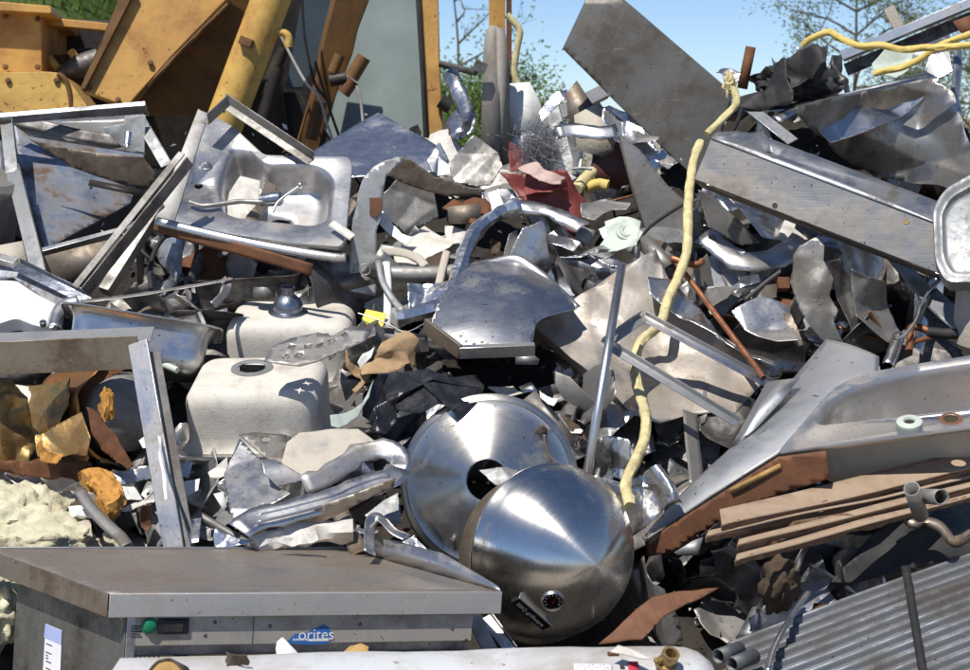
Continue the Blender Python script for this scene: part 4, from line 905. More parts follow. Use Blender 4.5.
# left edge sink with polystyrene, chrome tub
t = thing('shallow_sink', 'steel sink holding a white polystyrene slab at the picture edge', 'sink', Q(40, 330, -.1))
bar('rim', None, None, *ZM((-40, 60), (62, 88)), .03, .025, 'steel', -.08, parent=t)
bar('rim', None, None, *ZM((58, 88), (325, 218)), .04, .022, 'chrome_dark', -.1, parent=t, kind='L')
sheet('inner_wall', None, None, ZM((-60, 95), (60, 100), (310, 225), (215, 262), (60, 150), (-60, 170)), 'steel_blue', off=.0, n=(-.3, -.8, .5), parent=t, bow=('v', .02))
sheet('floor', None, None, ZM((-60, 150), (60, 140), (240, 240), (200, 380), (-60, 380)), 'steel_blue', off=.12, n=(.3, -.4, .85), parent=t)
strip('corner_rim', None, None, [*ZM((290, 225), (240, 240), (215, 275), (200, 330))], .05, 'steel', -.1, parent=t, cross=.014)
prism('foam_slab', ZM((-80, 150), (62, 152), (150, 200), (215, 240), (200, 330), (130, 318), (60, 290), (0, 310), (-80, 330)), D(310) - .02, (0, -.55, .83), .05, 'styro', None, 'white polystyrene slab with hollow lying in the edge sink', 'foam', bevel=.008, round=.02)
lathe('ring_bolt', Fr(*ZM((160, 308))[0], D(322) - .06, (0, -.6, .8)), [(.006, .004), (.009, .007), (.012, .004), (.012, -.01)], 'steel_clean', None, 'tiny chrome ring on the polystyrene slab edge', 'bolt', seg=16)
t = thing('chrome_tub', 'shiny steel sink tub lying on its side with ragged rim', 'tub', Q(150, 330, -.1))
o_ = P(60, 300, 5.62); e_ = P(224, 280, 5.72); ux = (e_ - o_); W_ = ux.length
fr = Fr(o_, 0, 0, (.14, .30, .95), ux)
lo = fillet([V((.0, .0)), V((W_, .0)), V((W_, .34)), V((0, .34))], .07, 6)
bm = bmesh.new(); rings, _ = tub_rings(scl(lo, .93), .16, .88, .05, None, .045, -1); loft(bm, fr, [(scl(lo, 1.0), -.006), (scl(lo, 1.0), 0)] + rings)
mk('tub_shell', bm, metal('mirror_tub_steel', (.55, .56, .58), .22, (.2, .19, .18), .3, 4, dent=.05), t, th=.002, smooth=60)
strip('ragged_rim', None, None, [(80, 302, 0), (130, 296, 0), (180, 288, 0), (226, 280, 0), (231, 278, .0)], .018, 'steel_dull', -.18, up=(0, -.4, .9), parent=t, wob=.8)
strip('torn_fringe', None, None, [(222, 279), (228, 286), (222, 296), (214, 306)], .03, 'steel_dull', -.16, up=(.3, -1, 0), parent=t, wob=.9)
# heavy frame
t = thing('steel_corner_brace', 'heavy grey steel frame corner standing before the torn tank and foil', 'frame', Q(170, 545, -.15))
a_, b_ = P(-40, 353, 5.3), P(141, 345, 5.3); l0, l1 = P(141, 340, 5.3), P(178, 550, 5.0)
bar('top_rail', None, None, a_ + V((0, 0, .032)), b_ + V((.035, 0, .032)), .09, .006, 'galv', up=(0, -.35, .93), parent=t, world=True)
bar('rail_face', None, None, a_ + V((0, -.04, -.016)), b_ + V((0, -.04, -.016)), .006, .1, 'steel_brown', up=(0, -.1, 1), parent=t, world=True)
bar('leg', None, None, l0 + V((0, -.05, 0)), l1 + V((0, -.05, 0)), .062, .008, 'steel', up=(-.25, -1, .15), parent=t, world=True)
bar('leg_flange', None, None, l0 + V((.043, -.035, -.03)), l1 + V((.04, -.035, 0)), .036, .006, 'tank_metal', up=(.5, -1, .15), parent=t, world=True)
strip('sealant_line', None, None, [(151, 372, 0), (154, 385, 0), (157, 400, 0), (156, 420, 0), (160, 440, 0), (160, 455, 0), (164, 475, 0), (166, 500, 0)], .009, 'white', -.30, up=(.3, -1, .1), parent=t, wob=.9)
tube('thin_pipe', 'thin pale green pipe end beside the heavy frame corner', 'pipe', [*ZM((570, 455), (620, 468), (660, 485))], .011, 'green_pale', -.05, smooth=0)
# torn tank with wrap, gold foil
t = thing('torn_tank', 'grey metal tank torn out of its brown rusted wrap', 'tank', Q(115, 470, .05))
fr = Fr(122, 412, 5.48, (.75, -.6, .12))
lathe('tank_shell', fr, [(0, .115), (.05, .11), (.09, .092), (.115, .06), (.122, .03), (.122, -.25), (0, -.25)], 'tank_metal', t, seg=40)
def wrap_bm(fr, r, z0, z1, a0, a1, seed, nu=26, nv=12):
    bm = bmesh.new(); g = []
    for j in range(nv + 1):
        row = []
        for i in range(nu + 1):
            a = a0 + (a1 - a0) * i / nu; e = .035 * noise.noise(V((a * 2.2, seed, 0))) + .02 * noise.noise(V((a * 7, seed, 3))); z = z0 + (z1 + e - z0) * j / nv
            rr = r + .028 * (j / nv) ** 2 * (1 + noise.noise(V((a * 2, seed, 7)))) + .012 * noise.noise(V((a * 4, z * 14, seed)))
            row.append(bm.verts.new(fr.w(rr * math.cos(a), rr * math.sin(a), z)))
        g.append(row)
    for j in range(nv):
        for i in range(nu): bm.faces.new((g[j][i], g[j][i + 1], g[j + 1][i + 1], g[j + 1][i]))
    return bm
mk('rusted_wrap', wrap_bm(fr, .132, -.26, .0, .6, 5.6, 3), metal('brown_amber_skin', (.42, .22, .07), .3, (.17, .065, .02), .55, 7, dent=.3, dirtmetal=.5), t, th=.003, smooth=60)
mk('torn_skin', wrap_bm(fr, .15, -.3, -.05, 2.4, 4.9, 8), 'gold', t, th=.003, smooth=60)
sheet('torn_flap', None, None, ZG((290, 150), (330, 180), (385, 255), (438, 352), (425, 365), (385, 345), (340, 300), (312, 235)), 'rust', off=-.2, n=(.3, -.9, .2), fold=.3, ridge=.03, freq=9, jag=.01, parent=t)
sheet('torn_flap', None, None, ZG((228, 215), (250, 140), (290, 80), (340, 45), (395, 28), (445, 10), (435, 32), (385, 55), (362, 100), (345, 165), (300, 150), (270, 180)), 'rust', off=-.17, n=(.1, -.9, .4), fold=.35, ridge=.03, freq=9, jag=.012, parent=t)
mk('foam_remnant', blob_bm(P(*ZG((360, 150))[0], 5.27), .02, .012, .045, .6, 2.2, 6, 3), 'foam_orange', t)
sheet('gold_foil', 'crumpled gold coloured metal skin at the picture edge', 'sheet metal', ZG((-40, 75), (30, 75), (95, 130), (105, 210), (140, 250), (90, 330), (40, 345), (-40, 320)), 'gold', off=-.1, n=(.1, -.85, .5), fold=.5, nf=9, ridge=.07, freq=9, amp=.02, jag=.01)
sheet('cream_flap', 'flat cream stained flap sticking out of the gold skin', 'sheet metal', ZG((20, 78), (115, 92), (178, 180), (100, 165)), 'cream_coat', off=-.02, n=(0, -.7, .7))
sheet('amber_skin', 'torn amber skin with ragged foam edge under the tank', 'sheet metal', ZG((125, 265), (290, 200), (330, 300), (310, 350), (240, 330), (130, 330)), 'gold', off=-.14, n=(-.1, -.8, .6), fold=.3, ridge=.02, bow=('v', .03))
sheet('brown_rag', 'ragged dark brown strip hanging beneath the amber skin', 'sheet metal', ZG((-40, 310), (60, 350), (130, 330), (300, 350), (310, 395), (180, 400), (60, 385), (-40, 340)), 'rust', off=-.03, n=(0, -.9, .3), ridge=.05, freq=9, jag=.03)
sheet('foam_rag', 'torn tan foam rag along the amber skin edge', 'foam', ZG((125, 275), (150, 300), (210, 325), (190, 350), (140, 335), (122, 305)), 'foam_orange', off=-.2, n=(0, -.9, .4), ridge=.03, freq=12, jag=.02)
tube('rubber_hose', 'brown grey hose curving down behind the gold skin', 'hose', [*ZG((180, 30), (195, 80), (225, 120), (255, 135), (275, 110))], .01, 'tan_coat', .05)
tube('rubber_hose', 'thin brown hose hanging straight behind the torn tank', 'hose', [*ZG((240, 25), (250, 70), (262, 110))], .009, 'tan_coat', .08)
mk('black_bowl', blob_bm(Q(12, 372, .05), .09, .07, .05, .08, 1, 2, 3), 'steel_dark', label='dark rounded metal lump under the frame rail', cat='scrap')
mk('white_knob', blob_bm(Q(55, 391, -.05), .017, .012, .009, .1, 1, 2, 2), 'white', label='small white oval knob in the dark beside the gold skin', cat='knob')  # a loose white knob, shaped as a small oval blob
# insulation, orange foam, strips
bm = blob_bm(P(-28, 552, 5.12), .41, .30, .19, .2, 2.0, 5, 6)
for v in bm.verts:
    q = v.co * 22; v.co.z += .016 * noise.noise(q) + .012 * abs(noise.noise(q * 2.3)); v.co.y += .012 * noise.noise(q * 1.4 + V((5, 5, 5)))
mk('insulation_foam', bm, 'foam', label='large lump of broken cream insulation foam behind the steel table', cat='foam', smooth=75)
roughen(bpy.data.objects['insulation_foam'], .010, 34); roughen(bpy.data.objects['insulation_foam'], .005, 90, 4)
mk('insulation_foam', blob_bm(P(-6, 612, 4.62), .08, .1, .11, .35, 1.8, 15, 5), 'foam', label='cream foam chunk showing under the table corner', cat='foam', smooth=180)
o_ = tube('orange_foam', 'curled orange expanded foam sausage lying on the scraps', 'foam', [*ZG((285, 408), (310, 398), (350, 418), (378, 455), (372, 485), (340, 500))], .034, 'foam_orange', -.1, wob=.35, seg=30, smooth=16)
roughen(o_, .006, 55)
strip('dark_strip', 'bent dark steel strip leaning beside the orange foam', 'strip', [*ZG((265, 435), (300, 490), (350, 545), (400, 590), (425, 622))], .034, 'steel_dull', -.14, up=(.3, -.9, .4), cross=.004)
for pts, mt, lab in ((((370, 390), (440, 372), (520, 360), (500, 390), (400, 420)), 'steel', 'grey torn sliver under the torn tank'), (((230, 500), (340, 495), (400, 520), (340, 530), (235, 530)), 'white', 'white flat sliver beneath the orange foam'),
    (((395, 530), (450, 470), (525, 430), (530, 460), (470, 490), (420, 535)), 'offwhite', 'white splintered sliver beside the orange foam'), (((405, 430), (450, 425), (470, 460), (410, 470)), 'white', 'white crumbled piece touching the orange foam'),
    (((250, 540), (300, 535), (310, 590), (270, 580)), 'tan_coat', 'pale tan chip below the dark bent strip'), (((245, 470), (285, 475), (280, 500), (245, 495)), 'burlap', 'brown chip beside the orange foam end')):
    sheet('sliver', lab, 'scrap', ZG(*pts), mt, off=-.02, n=(0, -.7, .7), fold=.3, ridge=.015, freq=12, jag=.015)
sheet('rusty_shard', 'rust red pointed shard beside the heavy frame leg', 'scrap', ZG((475, 485), (510, 480), (505, 560), (490, 580), (472, 560)), 'rust_orange', off=-.08, n=(.2, -1, .2), fold=.3, jag=.01)
sheet('white_chip', 'small white bent chip against the heavy frame leg', 'scrap', ZG((465, 270), (500, 245), (510, 295), (480, 298)), 'white', off=-.02, n=(0, -.8, .5), fold=.3)
for pts, mt, lab in ((((605, 520), (670, 510), (670, 620), (640, 625)), 'alu', 'bright creased sheet between heavy frame leg and steel lump'), (((615, 400), (670, 398), (665, 440), (620, 465)), 'white', 'white flat offcut behind the heavy frame leg'), (((600, 330), (645, 345), (630, 390), (600, 385)), 'steel', 'grey offcut tucked behind the heavy frame leg')):
    sheet('sheet_offcut', lab, 'sheet metal', ZG(*pts), mt, off=.0, n=(0, -.7, .75), fold=.3)

# ------------------------------------------------------------------ upturned cream sinks
t = thing('cream_sink', 'upturned cream coated sink with open round drain hole', 'sink', Q(250, 450, .1))
fr = Fr(P(252, 455, 5.44), 0, 0, (-.03, -.24, .97), (1, -.05, 0)); fr.o = fr.o + fr.v * .18
upturned('tub', fr, .455, .36, .195, 'cream_coat', t, drain=(-.02, .03), rad=.07)
dcw = fr.w(-.02, .03, 0)
lathe('drain_rim', Fr(fr.w(-.02, .03, .202), 0, 0, fr.n), [(.066, -.004), (.065, .0025), (.05, .004), (.044, .002), (.043, -.03)], 'galv', t, seg=36, th=.001)
lathe('drain_dark', Fr(fr.w(-.02, .03, .198), 0, 0, fr.n), [(.046, .0), (.044, -.06), (0, -.062)], 'grease_shade', t, seg=30)
lo = fillet([V((-.245, -.2)), V((.245, -.2)), V((.245, .2)), V((-.245, .2))], .05, 6)
bm = bmesh.new(); loft(bm, fr, [(scl(lo, .9), .004), (lo, .003), (scl(lo, 1.01), -.004), (scl(lo, 1.005), -.02)]); mk('steel_rim', bm, 'steel_clean', t, th=.002, smooth=60)
t = thing('cream_sink', 'upturned cream coated sink with dark strainer on its drain', 'sink', Q(290, 400, .3))
fr = Fr(P(287, 385, 5.92), 0, 0, (.02, -.20, .97), (1, -.02, 0)); fr.o = fr.o + fr.v * .16
upturned('tub', fr, .46, .32, .20, 'cream_coat', t, drain=(.0, .0), rad=.07)
sf = Fr(fr.w(-.012, -.01, .2), 0, 0, fr.n)
lathe('drain_strainer', sf, [(0, .002), (.066, .002), (.066, .008), (.05, .014), (.05, .03), (.043, .05), (.028, .062), (.022, .066), (.022, .086), (.025, .088), (.025, .094), (.018, .095), (.016, .07), (0, .07)], 'chrome_dark', t, seg=36)

# ------------------------------------------------------------------ centre left: star sheet, straps, tags
def star(c, r, a0=0): return [c + V((math.cos(a0 + i * math.pi / 4), math.sin(a0 + i * math.pi / 4))) * (r if i % 2 == 0 else r * .32) for i in range(8)]
pts = [(264, 362), (272, 347), (290, 338), (318, 332), (332, 336), (352, 326), (372, 330), (366, 340), (340, 352), (318, 362), (300, 366)]
fr = Fr(310, 350, 5.40, (-.05, -.55, .83))
hs = [star(fr.l(p), .017, .3 * i) for i, p in enumerate(((286, 357), (299, 355), (292, 346), (308, 346), (321, 345), (332, 341), (345, 335)))]
sheet('star_sheet', 'dark sheet punched with star holes above the open drain sink', 'sheet metal', pts, 'steel_dull', fr=fr, cell=.03, holes=hs, amp=.012, seed=5)
sheet('bronze_flap', 'bronze curled flap behind the star punched sheet', 'sheet metal', ZW((405, 268), (470, 245), (540, 222), (598, 214), (600, 245), (545, 270), (480, 262)), 'steel_brown', off=-.12, n=(.1, -.9, .4), bow=('u', .02))
t = thing('flat_tray', 'grey narrow tray edge with two dark tabs near the yellow card', 'tray', Q(390, 345, -.05))
sheet('tray_top', None, None, Z8((100, 140), (420, 130), (760, 200), (830, 270), (760, 275), (410, 170), (110, 170)), 'steel_dull', off=.0, n=(0, -.45, .9), parent=t)
sheet('tray_face', None, None, Z8((400, 172), (640, 205), (840, 250), (845, 302), (640, 275), (405, 262)), 'steel', off=-.04, n=(0, -1, .2), parent=t)
sheet('dark_tab', None, None, Z8((312, 165), (345, 95), (412, 160), (405, 262), (312, 255)), 'steel_dark', off=-.07, n=(0, -1, .1), fold=.2, parent=t)
sheet('dark_tab', None, None, Z8((640, 215), (725, 200), (735, 310), (640, 318)), 'steel_dark', off=-.1, n=(0, -1, .1), fold=.2, parent=t)
crumple('dark_crumple', 'dark crumpled sheet filling the gap beside the star punched sheet', 'sheet metal', 352, 338, .16, .09, 'steel_dark', -.05, folds=3, amp=.02, seed=31)
crumple('brown_paper', 'crumpled torn brown wrapping paper before the star punched sheet', 'paper', 388, 357, .21, .10, 'paper', -.12, n=(.1, -.6, .8), spin=.3, folds=4, ang=60, amp=.03, seed=33, freq=22, nu=26, nv=16, th=.001)
sheet('brown_rag', 'brown torn cardboard rag standing beside the cream sink corner', 'cardboard', Z8((125, 300), (150, 390), (240, 430), (300, 480), (240, 560), (200, 640), (165, 600), (225, 520), (110, 420)), 'paper', off=-.05, n=(.2, -.9, .3), ridge=.03, freq=11, jag=.015)
sheet('white_rag', 'small white torn rag beside the brown paper', 'rag', Z8((215, 390), (250, 330), (330, 275), (300, 350), (235, 420)), 'white', off=-.13, n=(0, -.8, .5), fold=.3, jag=.01)
t = mk('black_bag', (lambda fr: crumple_bm(fr, .34, .26, 41, 4, 60, .06, 40, 30, 9, .35))(Fr(412, 392, D(392) - .12, (0, -.72, .7))), 'black', label='torn shiny black plastic bag hanging in the middle of the heap', cat='plastic bag', th=.001, smooth=60)
crumple('black_scrap', 'black plastic shred at the end of the torn bag', 'plastic', 452, 384, .14, .12, 'black', -.1, folds=3, amp=.04, seed=44, freq=18)
sheet('bag_shred', 'black ragged shred drooping below the torn bag', 'plastic', B2((500, 290), (580, 250), (590, 340), (545, 390), (500, 370)), 'black', off=-.2, n=(0, -.95, .2), ridge=.05, freq=10, jag=.02)
sheet('green_rag', 'faded green cloth scrap below the black bag', 'cloth', B2((340, 330), (400, 305), (455, 270), (500, 195), (480, 250), (430, 320), (370, 375), (345, 372)), 'tarp', off=-.12, n=(-.1, -.8, .6), ridge=.03, freq=8, fold=.2)
sheet('yellow_card', 'small bright yellow card stuck between the grey strips', 'card', A6((470, 555), (545, 572), (532, 622), (470, 612), (455, 590)), 'tag_yellow', off=-.08, n=(0, -.8, .6), amp=.006)
tube('thin_wire', 'thin steel wire crossing in front of the yellow card', 'wire', [*A6((440, 570), (500, 590), (560, 615), (620, 640), (700, 600), (760, 560))], .0022, 'steel', -.12)
# straps and pieces round the sink edge
pts = [(364, 290, -.16), (364, 265, -.16), (363, 240, -.16), (364, 215, -.14), (369, 190, -.1), (379, 170, -.04), (391, 162, .02), (405, 165, .02), (420, 172, .0), (440, 181, -.02), (462, 187, 0), (486, 187, .05)]
t = thing('bent_strap', 'wide bent metal strap with a rust spot curling over behind the sink', 'strap', Q(364, 292, -.1))
sheet('strap_face', None, None, A6((408, 490), (406, 400), (412, 280), (428, 200), (440, 130), (458, 70), (495, 28), (540, 2), (585, -14), (612, -4), (575, 30), (545, 62), (532, 130), (527, 210), (510, 262), (509, 350), (508, 508)), 'galv', off=-.15, n=(-.05, -1, .12), fold=.06, nf=3, amp=.008, jag=.004, parent=t, th=.004)
sheet('strap_back', None, None, zm(370, 150, 7.446)((100, 140), (150, 80), (230, 42), (300, 65), (400, 130), (480, 190), (560, 205), (700, 260), (840, 285), (825, 335), (700, 335), (560, 332), (450, 303), (330, 268), (220, 225), (130, 185)), 'steel_brown', off=-.06, n=(.1, -.95, -.25), bow=('v', .015), jag=.004, parent=t, th=.004)
sheet('rust_hole', None, None, A6((480, 140), (525, 138), (530, 180), (505, 218), (482, 205)), 'rust_orange', off=-.166, n=(0, -1, .1), jag=.006, parent=t)
lathe('stamp_ring', Fr(*A6((465, 408))[0], D(270) - .168, (0, -1, .1)), [(.016, 0), (.018, .002), (.02, 0)], 'galv', t, seg=24)
for pts, wd, mt, lab, of in (
    ([A6((545, 380))[0], A6((550, 480))[0], A6((548, 620))[0]], .026, 'white', 'upright white painted strip beside the bent strap', -.05),
    ([A6((515, 375))[0], A6((530, 450))[0], A6((570, 520))[0], A6((605, 560))[0]], .022, 'galv', 'pale slanting strip crossing the upright white strip', -.08),
    ([A6((520, 340))[0], A6((600, 345))[0], A6((660, 365))[0], A6((690, 395))[0]], .03, 'tan_coat', 'tan curved strip under the cream panels', -.03),
    ([A6((770, 340))[0], A6((755, 400))[0], A6((740, 465))[0]], .026, 'tan_coat', 'short tan upright tab beside the foil duct', -.05),
    ([A6((340, 235))[0], A6((400, 275))[0], A6((420, 290))[0]], .03, 'offwhite', 'pale strip bridging sink corner and bent strap', -.2),
    ([K_ for K_ in ZK((0, 330), (60, 340), (110, 365), (135, 395))], .03, 'galv', 'thin grey curved band below the bent strap', .0)):
    strip('metal_strip', lab, 'strip', pts, wd, mt, of, up=(.1, -.9, .4), cross=.003)
for pts, mt, lab, nn, of in (
    (((40, 330), (125, 250), (160, 270), (230, 300), (195, 345), (130, 360), (40, 390)), 'cream_coat', 'cream painted panel with a folded shadow line', (0, -.6, .8), .06),
    (((180, 265), (250, 290), (240, 330), (190, 330)), 'offwhite', 'small cream panel beneath the rusted bracket', (0, -.6, .8), .08),
    (((5, 180), (60, 130), (150, 165), (165, 240), (75, 290), (0, 230)), 'steel_dull', 'dark inner panel beneath the bent strap end', (0, -.9, -.1), .15),
    (((5, 235), (60, 290), (95, 300), (70, 320), (0, 270)), 'white', 'white pointed flap beneath the bent strap', (0, -.7, .7), .0),
    (((285, 175), (370, 170), (380, 200), (300, 235), (285, 205)), 'steel', 'pale bent flap where strap meets the red tin', (0, -.8, .6), .05),
    (((340, 355), (362, 290), (385, 275), (392, 365)), 'steel_dull', 'dull upright flap behind the blue tray', (.1, -.95, .2), .02),
    (((362, 355), (395, 275), (455, 253), (470, 330), (500, 425), (470, 420), (430, 375)), 'steel', 'tall grey curved leaf standing over the blue tray', (.25, -.9, .25), .0),
    (((455, 290), (510, 265), (560, 320), (540, 345), (465, 320)), 'alu', 'bright creased fold under the pale foil ribbon', (0, -.7, .7), .0),
    (((495, 350), (560, 355), (640, 315), (610, 270), (690, 240), (650, 330), (560, 365)), 'steel', 'long curled offcut before the green painted plate', (0, -.6, .75), -.02),
    (((530, 360), (600, 350), (690, 385), (680, 400), (640, 465), (590, 430)), 'steel_blue', 'bluish plate in the dark gap before the tan sheet', (.2, -.8, .5), .15),
    (((590, 348), (720, 375), (720, 400), (640, 385)), 'steel', 'thin grey edge plate above the tan sheet', (0, -.7, .6), .02),
    (((560, 200), (630, 180), (700, 210), (690, 230), (650, 225), (600, 260), (560, 250)), 'steel_dull', 'dark curled scrap beside the red tin', (0, -.7, .6), .0),
    (((540, 255), (600, 280), (590, 320), (545, 300)), 'steel_dull', 'dull folded corner between red tin and green plate', (.2, -.8, .5), -.02),
    (((190, 90), (260, 10), (330, 60), (345, 100), (310, 155), (270, 160), (205, 145)), 'steel_dull', 'grey crumpled leaf of metal left of the grey post', (-.05, -.95, .3), -.0),
    (((135, 85), (165, 30), (190, 90), (185, 130), (150, 120)), 'steel', 'twisted pale metal leaf beside the blue panel', (-.2, -.9, .3), .02),
    (((165, 75), (195, 100), (195, 130), (160, 130)), 'white', 'small bright white scrap at the panel corner', (0, -.9, .4), -.03)):
    sheet('sheet_piece', lab, 'sheet metal', ZK(*pts), mt, off=of, n=nn, fold=.28, nf=4, ridge=.014, freq=7, jag=.006)
strip('silver_ribbon', 'twisted silver ribbon standing up before the green bushes', 'ribbon', [P(*p, 6.8) for p in ()] or [(451, 70, .1), (455, 85, .1), (462, 100, .1), (464, 115, .08), (455, 122, .05), (458, 135, .02)], .06, 'alu', .2, up=(-.3, -.9, .2), cross=.006, wob=.8, k=3, sm=20)
tube('thin_strut', 'thin dark strut from cab pillar to grey post', 'rod', [P(441, 63, 7.3), P(460, 68, 7.2), P(476, 73, 7.1)], .01, 'steel_dark', world=True)
t = thing('red_tin', 'crumpled red painted tin sheet near the grey post', 'sheet metal', Q(545, 215, .0))
sheet('red_body', None, None, ZK((335, 120), (400, 140), (470, 150), (520, 150), (580, 192), (550, 250), (500, 240), (440, 205), (390, 175)), 'red', off=-.03, n=(0, -.7, .7), fold=.45, nf=5, ridge=.03, freq=6, jag=.012, parent=t)
sheet('red_fold', None, None, ZK((400, 140), (430, 120), (470, 135), (500, 130), (520, 160), (470, 172), (410, 160)), 'red', off=-.1, n=(0, -.6, .8), fold=.4, ridge=.03, jag=.01, parent=t)
sheet('red_piece', 'separate red painted piece standing behind the grey fibre tuft', 'sheet metal', ZK((362, 40), (408, 55), (405, 112), (365, 118)), 'red', off=.05, n=(0, -.9, .3), fold=.3, jag=.01)
sheet('pink_batt', 'pinkish torn insulation scrap lying on the red tin', 'insulation', ZK((395, 115), (430, 100), (480, 125), (515, 128), (500, 155), (440, 150)), 'pink', off=-.13, n=(0, -.6, .8), ridge=.05, freq=10, jag=.02)
rg = random.Random(5); bm = bmesh.new(); c0 = Q(540, 155, .0)
for i in range(2600):
    a = rg.uniform(0, 6.28); b = rg.uniform(-.6, 1.5); d = V((math.cos(a) * math.cos(b), math.sin(a) * math.cos(b) - .3, math.sin(b))); L = rg.uniform(.02, .06)
    p0 = c0 + V((rg.gauss(0, .035), rg.gauss(0, .03), rg.gauss(.01, .04))); pts = [p0, p0 + d * L * .5 + V((rg.uniform(-1, 1), rg.uniform(-1, 1), rg.uniform(-1, 1))) * .012, p0 + d * L]
    sweep_bm(pts, [(.0006, 0), (-.0003, .0005), (-.0003, -.0005)], True, cap=False, bm=bm)
mk('fibre_tuft', bm, 'fibre', label='fluffy grey fibre tuft before the square leg bar', cat='fibre', smooth=0)
sheet('grey_backing', 'bluish grey sheet in shade behind the fibre tuft', 'sheet metal', [(520, 135), (552, 130), (570, 180), (540, 190), (522, 175)], 'steel_blue', off=.15, n=(0, -1, .2), fold=.2)
tube('pale_rod', 'short pale rod end poking out by the maroon plate', 'rod', [(572, 169), (582, 168), (592, 169)], .006, 'galv', -.05, smooth=0)
tube('yellow_stub', 'short dirty yellow hose stub under the maroon plate', 'hose', [(576, 190, .05), (584, 180, .08), (592, 172, .1)], .022, 'hose', .0, wob=.2)
tube('yellow_stub', 'dirty yellow hose bit lying below the maroon plate', 'hose', [(586, 188), (598, 184), (608, 186)], .02, 'hose_bright', .1, wob=.2)
t = thing('green_plate', 'pale green painted plate with a round stamped ring', 'plate', Q(625, 250, -.05))
f = Fr(625, 234, D(234) - .05, (.05, -.75, .66))
sheet('plate', None, None, ZK((600, 332), (636, 285), (628, 250), (668, 246), (700, 254), (727, 264), (716, 326), (660, 336)), 'green_pale', fr=f, fold=.15, parent=t)
c = f.l(ZK((688, 287))[0]); lathe('stamped_ring', Fr(f.w(c.x, c.y, .006), 0, 0, f.n), [(.012, -.012), (.013, .006), (.022, .008), (.027, .002), (.029, .004), (.034, .003), (.036, -.004)], 'green_pale', t, seg=32)
lathe('ring_hole', Fr(f.w(c.x, c.y, .007), 0, 0, f.n), [(.012, 0), (0, .0005)], 'grease_shade', t, seg=18)  # flat dark disc, shade of the ring's hole as colour
strip('rusted_bracket', 'rust edged box bracket below the bent strap', 'bracket', [*ZK((190, 205), (235, 222), (278, 205), (282, 245), (276, 265))], .075, 'rust', .0, up=(.1, -.5, .8))
sheet('bracket_plate', 'grey brown plate hanging under the rust edged bracket', 'plate', ZK((188, 215), (282, 205), (282, 262), (192, 262)), 'steel_brown', off=-.02, n=(0, -1, .1))
tube('grey_pipe', 'level grey pipe with a rust patch under the cream panel', 'pipe', [*ZK((30, 402), (100, 404), (180, 402), (210, 396))], .028, 'tank_metal', .0, smooth=0)
tube('foil_duct', 'bright crinkled foil duct winding down to the blue tray', 'duct', [*ZK((45, 525), (100, 515), (160, 495), (195, 465), (212, 420), (232, 360), (255, 300), (295, 255), (350, 225), (390, 212))], .026, 'alu', -.12, wob=.6, smooth=3, seg=7, sm=18)
strip('foil_ribbon', 'pale flattened foil ribbon continuing over towards the red tin', 'ribbon', [*ZK((380, 212), (430, 218), (480, 232), (540, 258), (565, 275))], .06, 'steel', -.08, up=(0, -.7, .7), cross=.008, wob=.6, k=3, sm=20)
sheet('foil_pouch', 'small bright folded foil pouch beside the foil duct', 'foil', ZK((78, 430), (130, 422), (190, 428), (195, 480), (150, 505), (82, 512)), 'alu', off=-.06, n=(-.1, -.8, .6), fold=.4, ridge=.03, freq=9)
for pts, lab in ((((225, 300), (255, 290), (262, 340), (235, 350)), 'pale torn flake beside the foil duct'), (((130, 370), (170, 340), (200, 360), (170, 400), (140, 395)), 'brown and white flaking scrap on the grey pipe'), (((310, 300), (340, 310), (335, 350), (305, 345)), 'small speckled chip behind the blue tray')):
    sheet('flake', lab, 'scrap', ZK(*pts), 'offwhite' if 'pale' in lab else 'burlap', off=.0, n=(0, -.7, .7), ridge=.03, freq=14, jag=.02)
t = thing('blue_tray', 'bulging steel tray with rounded back reflecting blue sky', 'tray', Q(480, 345, -.1))
f = Fr(475, 300, D(300) - .12, (.07, -.43, .9))
sheet('tray_sheet', None, None, ZK((140, 535), (200, 440), (235, 395), (300, 372), (375, 362), (405, 375), (480, 430), (552, 505), (435, 548), (425, 600), (230, 602)), 'steel_clean', fr=f, bow=('r', .045), ridge=.012, freq=4, parent=t, round=.03)
strip('back_rim', None, None, [*ZK((255, 385), (310, 372), (375, 360), (420, 382), (480, 432), (550, 500))], .03, 'steel', -.09, up=(0, -.9, .4), cross=.004, parent=t)
bar('brown_rim', None, None, *ZK((125, 545), (225, 620)), .012, .05, 'steel_brown', -.2, up=(0, -.3, 1), parent=t)
bar('front_rim', None, None, *ZK((222, 620), (432, 612)), .02, .04, 'steel', -.2, up=(0, -.4, .9), parent=t)
sheet('hanging_tab', None, None, ZK((378, 625), (425, 625), (445, 640), (440, 655), (378, 655)), 'steel_blue', off=-.1, n=(0, -1, .1), parent=t)
for x, y in ((240, 590), (262, 596), (285, 592), (300, 598), (225, 575)):
    mk('gravel_crumb', blob_bm(P(*ZK((x, y))[0], D(338) - .2), .006, .006, .005, .4, 2, x, 1), 'tan_coat', t, smooth=0)

